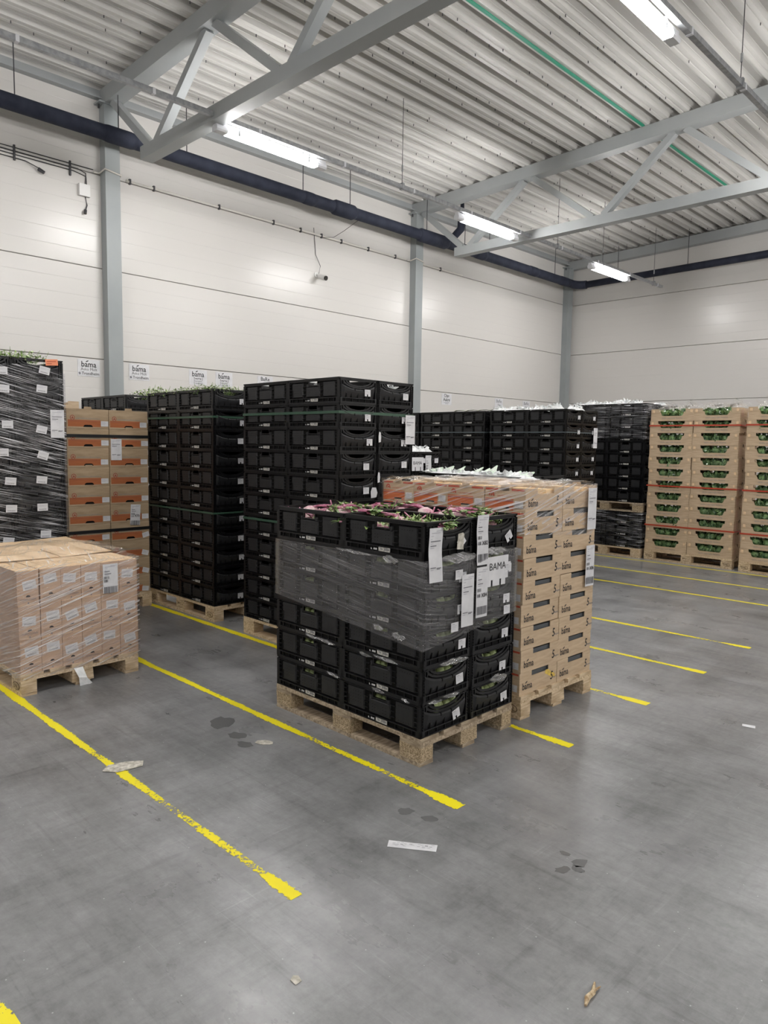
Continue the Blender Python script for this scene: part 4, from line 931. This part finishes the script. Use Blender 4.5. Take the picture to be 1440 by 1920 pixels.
# carton of greens glimpsed behind
def tray_meshes(sx):
    L, W, H = .6*sx-.006, .395, .172; T = .006; h = L/2
    b = MB(); b.box(-h, h, -W/2, W/2, 0, T); b.box(-h, h, W/2-T, W/2, T, H-.05)
    fr = lambda b_, y0, y1: [b_.prism(p, y0, y1) for p in ([(-h, T), (h, T), (h, .072), (-h, .072)], [(-h, .072), (-.135, .072), (-.152, .082), (-.17, .13), (-.19, .132), (-.194, H-.001), (-h, H-.001)], [(.135, .072), (h, .072), (h, H-.001), (.194, H-.001), (.19, .132), (.17, .13), (.152, .082)])]
    fr(b, -W/2, -W/2+T)
    for s in (-1, 1): 
        x0, x1 = (h-T, h) if s > 0 else (-h, -h+T)
        b.box(x0, x1, -W/2+T, -.02, T, H-.001); b.box(x0, x1, .02, W/2-T, T, H-.001); b.box(x0, x1, -.02, .02, .02, H-.02)
    body = b.mesh('body', 'card')
    b = MB()
    b.cham(-.016, .016, -.006, 0, .118, .156, .003)
    tabs = b.mesh('corner_tab', 'card_pale')
    b = MB(); b.text('VIKEN GARTNERI FROSTA', .026, 0, .03, -.001, 0, .98); txt = b.mesh('printing', 'grey_ink')
    b = MB(); b.quad(-.16, -.06, .05, .14, -.0008, 0); b.quad(-.012, .012, .0, .014, -.001, 1); b.quad(.1, .17, .05, .12, -.001, 2); end = b.mesh('end_print', ['card_pink', 'hole_shade', 'paper'])
    return dict(body=body, tabs=tabs, txt=txt, end=end)
VM = tray_meshes(1.04)
b = MB(); OX, OY = -7.92, 2.7
pallet('pallet behind the orange-banded cartons', OX+.0, OY-.1, 0, 'new')
for t_ in range(11):
    o = thing('carton', f'brown tray carton, {tier_name(t_, 11)}, glimpsed behind the orange-banded cartons', 'carton', (OX-.2, OY+.31, .144+t_*.1735), X90, 'tray cartons behind the orange-banded stack')
    part('body', VM['body'], o)
for k in range(3): thing('lettuce', ['left', 'middle', 'right'][k]+' green lettuce in the tray carton behind the orange-banded cartons', 'lettuce', (OX-.1, OY+.17+.13*k, .144+10*.1735+.07), k, 'leafy heads behind the orange-banded stack', HEADS[k])

# --- green-strapped stacks in the left lane
def tops(kind, n, x, y, z, lab, L=1.15, W=.75, seed=0, front=True, cat='greens'):
    Q = random.Random(seed)
    for i in range(n):
        fx = 1-(i+.5)/n; px_ = x-.03-L*fx+Q.uniform(-.05, .05); py_ = y+(.12 if front and i % 2 == 0 else W*Q.uniform(.2, .85))
        if kind == 'leafy': thing('herb_bunch', f'{OR1[i]} from left of the '+lab, cat, (px_, py_, z-.025), Q.uniform(0, 6), 'leafy bunches '+lab[-24:], LEAFY[i % 4], sc=(1, 1, Q.uniform(.7, 1.25)))
        else: thing('film_bag', f'{OR1[n-1-i] if False else OR1[n-1-i]} from right of the '+lab, 'bag', (px_, py_, z-.012), Q.uniform(-.4, .4), 'film bags '+lab[-24:], BAGS[i % 4], sc=(1.2, 1.3, Q.uniform(.7, 1.3)))
AX, AY = -5.638, 3.55
pallet('wooden pallet under the green-strapped stack beside the orange-banded cartons', AX+.004, AY-.004, -.004, 'new', marks=True)
crate_stack('stack beside the orange-banded cartons', AX, AY, 0, 11, .1785, [(0, 0), (1, 0), (0, 1), (1, 1)], 'crates of the stack beside the orange-banded cartons')
strap('upper green strap on the stack beside the orange-banded cartons', AX, AY, 0, 1.2, .8, 1.86, .018, 'strap_green'); strap('lower green strap on the stack beside the orange-banded cartons', AX, AY, 0, 1.2, .8, .995, .016, 'strap_green')
tops('leafy', 9, AX, AY, 2.107, 'frilly green bunches atop the stack beside orange-banded cartons', seed=1)
tops('leafy', 3, -6.2, 1.75, 2.285, 'frilly green bunches atop the streaky-wrapped stack at left', L=.5, W=.6, seed=2)
for k in range(3): thing('herb_bunch', ['left', 'middle', 'right'][k]+' frilly green bunch showing over the front rim at left edge', 'greens', (-6.32, 1.92+.17*k, 2.262), k, 'leaves over the front rim at left edge', LEAFY[k])
CX, CY = -3.97, 3.552
pallet('wooden pallet under the tall centre stack', CX, CY-.004, 0, 'new')
crate_stack('tall centre stack', CX, CY, 0, 11, .1798, [(0, 0), (1, 0), (0, 1), (1, 1)], 'crates of the tall centre stack')
strap('upper green strap around the tall centre stack', CX, CY, 0, 1.2, .8, 1.868, .02, 'strap_green'); strap('lower green strap around the tall centre stack', CX, CY, 0, 1.2, .8, 1.0, .018, 'strap_green')
slip('white slip at the right edge of the tall centre stack', .11, .23, (CX+.02, CY+.745, 1.87), X90, None, False, seed=17, curl=0)
for k, (dy, z) in enumerate(((.415, 1.69), (.41, 1.38), (.36, 1.265))): 
    b = MB(); b.poly([(-.012, -.04), (.01, -.035), (.014, .0), (.008, .04), (-.008, .042), (-.014, .01)], 0); thing('torn_label', ['upper', 'middle', 'lower'][k]+' torn white label on the tall centre stack', 'label', (CX+.012, CY+dy, z), X90, mesh=b.mesh('torn_label', 'paper'), sc=(1, 1, 1) if k < 2 else (2.6, 1, 1))
for k, (ix, iy) in enumerate(((0, 0), (1, 0), (0, 1))):
    thing('film_bag', 'white film bag showing in the '+['near', 'left', 'right'][k]+' top crate of the tall centre stack', 'bag', (CX-.3-.6*ix+(.18 if iy or not ix else 0), CY+.2+.4*iy-.06, .144+10*.1798+.1), 0, None, BAGS[k], sc=(1.2, 1.2, .8))
thing('film_bag', 'white film bag behind the handle of the tall stack', 'bag', (CX-.3, CY+.1, .144+10*.1798+.11), 0, None, BAGS[3], sc=(.8, .8, .7))
EX, EY = -8.08, 3.92
pallet('pallet of the low-visible stack against the left wall', EX, EY, 0, 'new')
crate_stack('stack against the left wall', EX, EY, 0, 11, .184, [(0, 0), (1, 0)], 'crates of the stack against the left wall', start=0)
thing('herb_bunch', 'frilly green leaves on the stack against the left wall', 'greens', (EX-.15, EY+.35, 2.155), 1, None, LEAFY[1], sc=(1.2, 1.2, 1.2))

# --- far left rows
BXL = [(-4.91, 'right far black stack'), (-6.2, 'middle far black stack'), (-7.45, 'left far black stack')]
for k, (x, nm) in enumerate(BXL):
    pallet('pallet of the '+nm, x, 8.3, 0, 'new')
    crate_stack(nm, x, 8.3, 0, 11, .1805, [(0, 0), (1, 0), (0, 1)] if k == 0 else ([(0, 0), (1, 0)] if k == 1 else [(0, 0)]), 'crates of the '+nm)
    strap('grey strap around the '+nm, x, 8.3, 0, 1.2, .8, 1.83, .014, 'strap_grey')
tops('bag', 10, -4.91, 8.3, 2.13, 'white film bags heaped on the right far black stack', seed=5)
slip('white slip at the right edge of the right far black stack', .1, .27, (-4.89, 9.02, 1.9), X90, None, False, seed=19, curl=0)
for k in range(4):
    b = MB(); leaf(b, (0, 0, 0), (1, -.2, .25), (0, 0, 1), .28, .06, 0, .2); thing('long_leaf', OR1[k]+' from left of the long pale leaves lying on the middle far stack', 'leaf', (-6.9+.2*k, 8.45, 2.13), k*.2, 'long leaves on the middle far stack', b.mesh('long_leaf', 'leaf_pale'))  # each one a single long pale leaf
# small stacks between the rows
pallet('pallet of the half-hidden stack with white bags', -3.68, 5.44, 0, 'new')
crate_stack('half-hidden stack with white sleeves', -3.68, 5.44, 0, 7, .1745, [(0, 0), (1, 0), (0, 1)], 'crates of the half-hidden stack')
def sleeve_mesh(seed):
    Q = random.Random(seed); b = MB(); n = 6; vs = []; fs = []
    for i in range(n+1):
        f = i/n; hw = .1*(1-f)+.006; vs += [(-hw+f*.03, -.02*(1-f)-.008, .19*f), (f*.03, -.035*(1-f)-.01+Q.uniform(-.006, .006), .19*f), (hw+f*.03, -.02*(1-f)-.004, .19*f), (f*.03, .03*(1-f)+.004, .19*f)]
    for i in range(n):
        for k in range(4): k2 = (k+1) % 4; fs.append((4*i+k, 4*i+k2, 4*i+4+k2, 4*i+4+k))
    fs.append((4*n, 4*n+1, 4*n+2, 4*n+3)); b.add(vs, fs); return b.mesh('herb_sleeve', 'sleeve')
SL = [sleeve_mesh(i) for i in range(3)]
for k in range(10):
    thing('herb_sleeve', OR1[k]+' from left of the pointed white sleeves behind the bama cartons', 'sleeve', (-4.78+.115*k, 5.56+.04*(k % 3), 1.335), rot=(random.uniform(-1.0, -.6), random.uniform(-.5, .5), random.uniform(-.3, .3)), group='white herb sleeves', mesh=SL[k % 3], sc=(.8, 1, random.uniform(.45, .85)))
for k in range(6): thing('film_bag', OR1[k]+' from left of the white bags lying under the pointed sleeves', 'bag', (-4.75+.2*k, 5.58, 1.335), k*.3, 'white bags in the half-hidden crate', BAGS[k % 4], sc=(1.5, 1.4, 1.0))
pallet('pallet of the small black stack with BAMA card', -5.05, 5.2, 0, 'new')
crate_stack('small stack with BAMA card', -5.05, 5.2, 0, 8, .178, [(0, 0), (0, 1)], 'crates of the small stack with a card', tags=False)
t = thing('printed_card', 'white card reading BAMA on the small stack beyond the centre', 'card', (-5.03, 5.6, 1.51), X90); b = MB(); b.poly([(-.09, -.14), (-.04, -.14), (-.04, -.1), (-.03, -.1), (-.03, -.14), (.04, -.14), (.04, -.1), (.05, -.1), (.05, -.14), (.09, -.14), (.09, 0), (-.09, 0)], 0); part('sheet', b.mesh('sheet', 'paper'), t)
b = MB(); b.text('BAMA', .05, 0, -.075, -.001, 0); part('lettering', b.mesh('lettering', 'ink'), t)
slip('white curled slip on the small stack beyond the centre', .09, .24, (-5.035, 5.77, 1.53), X90, None, True, seed=22)
for k in range(2): small_tag(['left', 'right'][k]+' white tag on the small stack beyond the centre', (-5.033, 5.69+.21*k, 1.475), X90)
for k in range(4): thing('film_bag', OR1[k]+' from left of the film bags atop the small stack with card', 'bag', (-5.2, 5.35+.16*k, 1.56), k, 'white bags on the small stack', BAGS[k % 4], sc=(1.1, 1.1, 1.1))

# --- far wrapped double-decker
DX, DY = -4.8, 10.33
pallet('lower pallet of the two-pallet wrapped black stack', DX, DY, 0, 'new')
crate_stack('lower part of two-pallet stack', DX, DY, 0, 3, .18, [(0, 0), (1, 0), (0, 1)], 'crates under the upper pallet', tags=False)
wrap('shiny film around the lower part of the two-pallet stack', DX, DY, 0, 1.2, .8, lambda s_: .684, lambda s_: .15, 'film_dark', .012, .005, 31)
pallet('dark upper pallet of the two-pallet wrapped black stack', DX, DY, 0, 'old', z=.686)
crate_stack('upper part of two-pallet stack', DX, DY, 0, 8, .184, [(0, 0), (1, 0), (0, 1)], 'crates of the upper two-pallet stack', z0=.83, tags=False)
wrap('shiny dark film around the top of the two-pallet stack', DX, DY, 0, 1.2, .8, lambda s_: 2.29, lambda s_: 1.8-.03*s_, 'film_dark', .012, .006, 32)
tops('bag', 10, DX, DY, 2.3, 'white film bags heaped on the two-pallet wrapped stack', seed=8)
# --- VIKEN cartons
def viken(x, y, sx, n, nm, cols, side=True):
    L = .6*sx; R = random.Random(int(abs(x)*100)); pallet('pale EPAL pallet under the '+nm, x+.0, y-.003, 0, 'new', sx=sx, marks=True)
    for t_ in range(n):
        for ix in cols:
            jx = R.uniform(-.008, .008)+(.012 if t_ in (5, 6) else 0); z = .144+t_*.172
            o = thing('carton', f'brown produce carton, {tier_name(t_, n)}, {["right","left"][ix]} column, {nm}', 'carton', (x-L/2-L*ix+jx*.7, y+.2, z), R.uniform(-.01, .01), 'cartons of the '+nm)
            part('body', VM['body'], o); [part('corner_tab', VM['tabs'], o, (q*(L/2-.038), -.1975, 0)) for q in (-1, 1)]; part('printing', VM['txt'], o, (0, -.1975, 0))
            if ix == 0 and side: part('end_print', VM['end'], o, (L/2-.003, 0, 0), X90)
            for k in range(3): thing('lettuce', f'{["left","middle","right"][k]} green lettuce, {["right","left"][ix]} column, {tier_name(t_, n)}, {nm}', 'lettuce', (x-L/2-L*ix+jx-.125+.125*k+R.uniform(-.012, .012), y+.09+R.uniform(-.01, .015), z+.088), R.uniform(0, 6), f'leafy heads in {nm}', HEADS[R.randrange(4)], sc=(1.2, 1, 1.25+.1*R.random()))
        if side and t_ < n:
            o = thing('carton', f'brown produce carton, {tier_name(t_, n)}, rear right column, {nm}', 'carton', (x-L/2, y+.6, .144+t_*.172), 0, 'cartons of the '+nm); part('body', VM['body'], o)
    z = .144+n*.172
    for ix in cols:
        for k in range(3):
            thing('herb_bunch', f'{["left","middle","right"][k]} pale green bunch in the top {["right","left"][ix]} carton, {nm}', 'greens', (x-L/2-L*ix-.14+.14*k, y+.12, z-.09), k, f'pale green leaves in the top cartons of the {nm}', LEAFY[k], sc=(.8, .8, 1.1))
            thing('film_bag', f'{["left","middle","right"][k]} clear crinkled bag in the top {["right","left"][ix]} carton, {nm}', 'bag', (x-L/2-L*ix-.17+.17*k, y+.26, z-.03), k*.4, f'film bags of the {nm}', FB[k % 3], sc=(1.3, 1.3, 1.3))
    for z, q in ((1.97, 'upper'), (1.1, 'middle'), (.52, 'lower')): strap(f'{q} red strap around the {nm}', x, y, 0, L*len(cols), .8, z, .02, 'strap_red', .008, dz=-.02)
FB = [bag_mesh(70+i, 'film_scrap', .2, .16, .09) for i in range(3)]
viken(-3.49, 10.35, 1.04, 12, 'left far carton stack', (0, 1))
viken(-2.13, 10.28, 1.04, 12, 'right far carton stack', (0, 1), False)

# ------------------------------------------------------------------ floor markings and litter
LN = [('nearest yellow floor line, ending at lower centre', 1.563), ('second yellow floor line, passing in front of the crates', 2.51), ('third yellow floor line, passing under the front crates', 3.48), ('fourth yellow floor line, ending right of the bama pallet', 4.43),
      ('fifth yellow floor line on the right', 5.375), ('sixth yellow floor line on the right', 6.34)]
for lb, y in LN:
    b = MB(); b.add([(XW, -.036, 0), (-1.95, -.036, 0), (-1.95, .036, 0), (XW, .036, 0)], [(0, 1, 2, 3)]); thing('floor_line', lb, 'marking', (0, y, .0012), 0, None, b.mesh('floor_line', 'yellow'))
def line_long():
    b = MB(); b.add([(XW, -.026, 0), (6, -.026, 0), (6, .026, 0), (XW, .026, 0)], [(0, 1, 2, 3)]); return b.mesh('floor_line', 'yellow2')
M['yellow2'] = noisy(pm('yellow_paint', srgb(236, 222, 40), .5), srgb(206, 196, 60), srgb(244, 228, 30), 9)
for lb, y in (('long thin yellow floor line, third from the far cartons', 8.24), ('long thin yellow floor line, second from the far cartons', 9.21), ('long thin yellow floor line just before the far cartons', 10.15)):
    thing('floor_line', lb, 'marking', (0, y, .0012), 0, None, line_long())
b = MB(); b.add([(-2.5, -.03, 0), (-1.95, -.03, 0), (-1.95, .03, 0), (-2.5, .03, 0)], [(0, 1, 2, 3)]); thing('floor_line', 'yellow line end at the lower left corner of the view', 'marking', (-.02, .62, .0012), 0, None, b.mesh('floor_line', 'yellow'))
def flat(name, lab, cat, pts, loc, rz, mat, curl=.004, prn=False):
    b = MB(); n = len(pts); b.add([(p[0], p[1], random.uniform(0, curl)) for p in pts]+[(p[0], p[1], -.0005) for p in pts], [tuple(range(n))]+[(i, i+n, (i+1) % n+n, (i+1) % n) for i in range(n)])
    t = thing(name, lab, cat, loc, rz, None, b.mesh(name, mat)); return t
t = flat('paper_strip', 'long printed white paper strip lying on the floor', 'paper', [(-.1, -.022), (.1, -.024), (.102, .022), (0, .02), (-.1, .026)], (-1.885, 2.11, .002), .62, 'paper')
b = MB(); Q = random.Random(1)
for i in range(26): xx = Q.uniform(-.085, .08); yy = Q.uniform(-.015, .012); b.add([(xx, yy, .006), (xx+.012, yy, .006), (xx+.012, yy+.002, .006), (xx, yy+.002, .006)], [(0, 1, 2, 3)])
part('printing', b.mesh('printing', 'grey_ink'), t)
flat('paper_scrap', 'torn dirty label stuck over the nearest yellow line', 'paper', [(-.09, -.02), (-.02, -.06), (.02, -.05), (.1, -.03), (.11, .03), (.02, .05), (-.06, .04)], (-3.39, 1.59, .003), 1.2, 'oldpaper', .003)
flat('paper_scrap', 'pale torn paper scrap on the wet floor between lines', 'paper', [(-.05, -.02), (0, -.03), (.05, -.01), (.04, .02), (-.01, .03), (-.05, .01)], (-3.14, 2.29, .002), .5, 'oldpaper', .002)
flat('paper_scrap', 'tiny crumpled paper scrap near the bottom of the view', 'paper', [(-.014, -.01), (.012, -.016), (.016, .008), (-.004, .016), (-.016, .006)], (-1.63, 1.305, .002), .2, 'oldpaper', .006)
flat('paper_scrap', 'small white label lying alone on the floor at right', 'paper', [(-.035, -.02), (.035, -.02), (.035, .02), (-.035, .02)], (-1.37, 4.51, .002), .3, 'paper', .002)
flat('paper_scrap', 'white paper bit on the far right floor between thin lines', 'paper', [(-.05, -.015), (.05, -.015), (.05, .015), (-.05, .015)], (-2.75, 9.55, .002), 0, 'paper', .002)
b = MB(); b.tube([(0, 0, .006), (.03, .006, .008), (.06, .0, .008), (.105, .012, .007)], [.004, .009, .008, .003], 6); b.tube([(.07, .0, .008), (.1, -.008, .006)], [.005, .002], 5); thing('wood_splinter', 'pale wood splinter on the floor at lower right', 'splinter', (-.955, 1.845, 0), radians(98), mesh=b.mesh('wood_splinter', 'stick'))
Q = random.Random(77)
SP = [('wet spot lowest right, in the group right of the paper strip', -1.345, 2.5, .03), ('wet spot at left in the group right of the paper strip', -1.37, 2.41, .025), ('wet spot in the middle of the group right of the strip', -1.33, 2.46, .022), ('wet spot topmost right of the paper strip', -1.42, 2.52, .018),
      ('large wet smear between the two nearest yellow lines', -3.55, 2.28, .07), ('wet smear near the pale paper scrap', -3.33, 2.24, .05), ('long wet smear left of the front pallet', -3.2, 2.2, .04), ('wet spot beyond the end of the second line', -1.98, 2.33, .03), ('wet spot before the paper strip', -2.1, 2.3, .032)]
for lb, x, y, r in SP:
    pts = [(r*1.3*cos(a)*Q.uniform(.7, 1.2), r*sin(a)*Q.uniform(.6, 1.1)) for a in [i*2*pi/14 for i in range(14)]]
    b = MB(); b.add([(p[0], p[1], 0) for p in pts], [tuple(range(14))]); thing('wet_spot', lb, 'stain', (x, y, .0009), Q.uniform(0, 3), None, b.mesh('wet_spot', 'wet'))
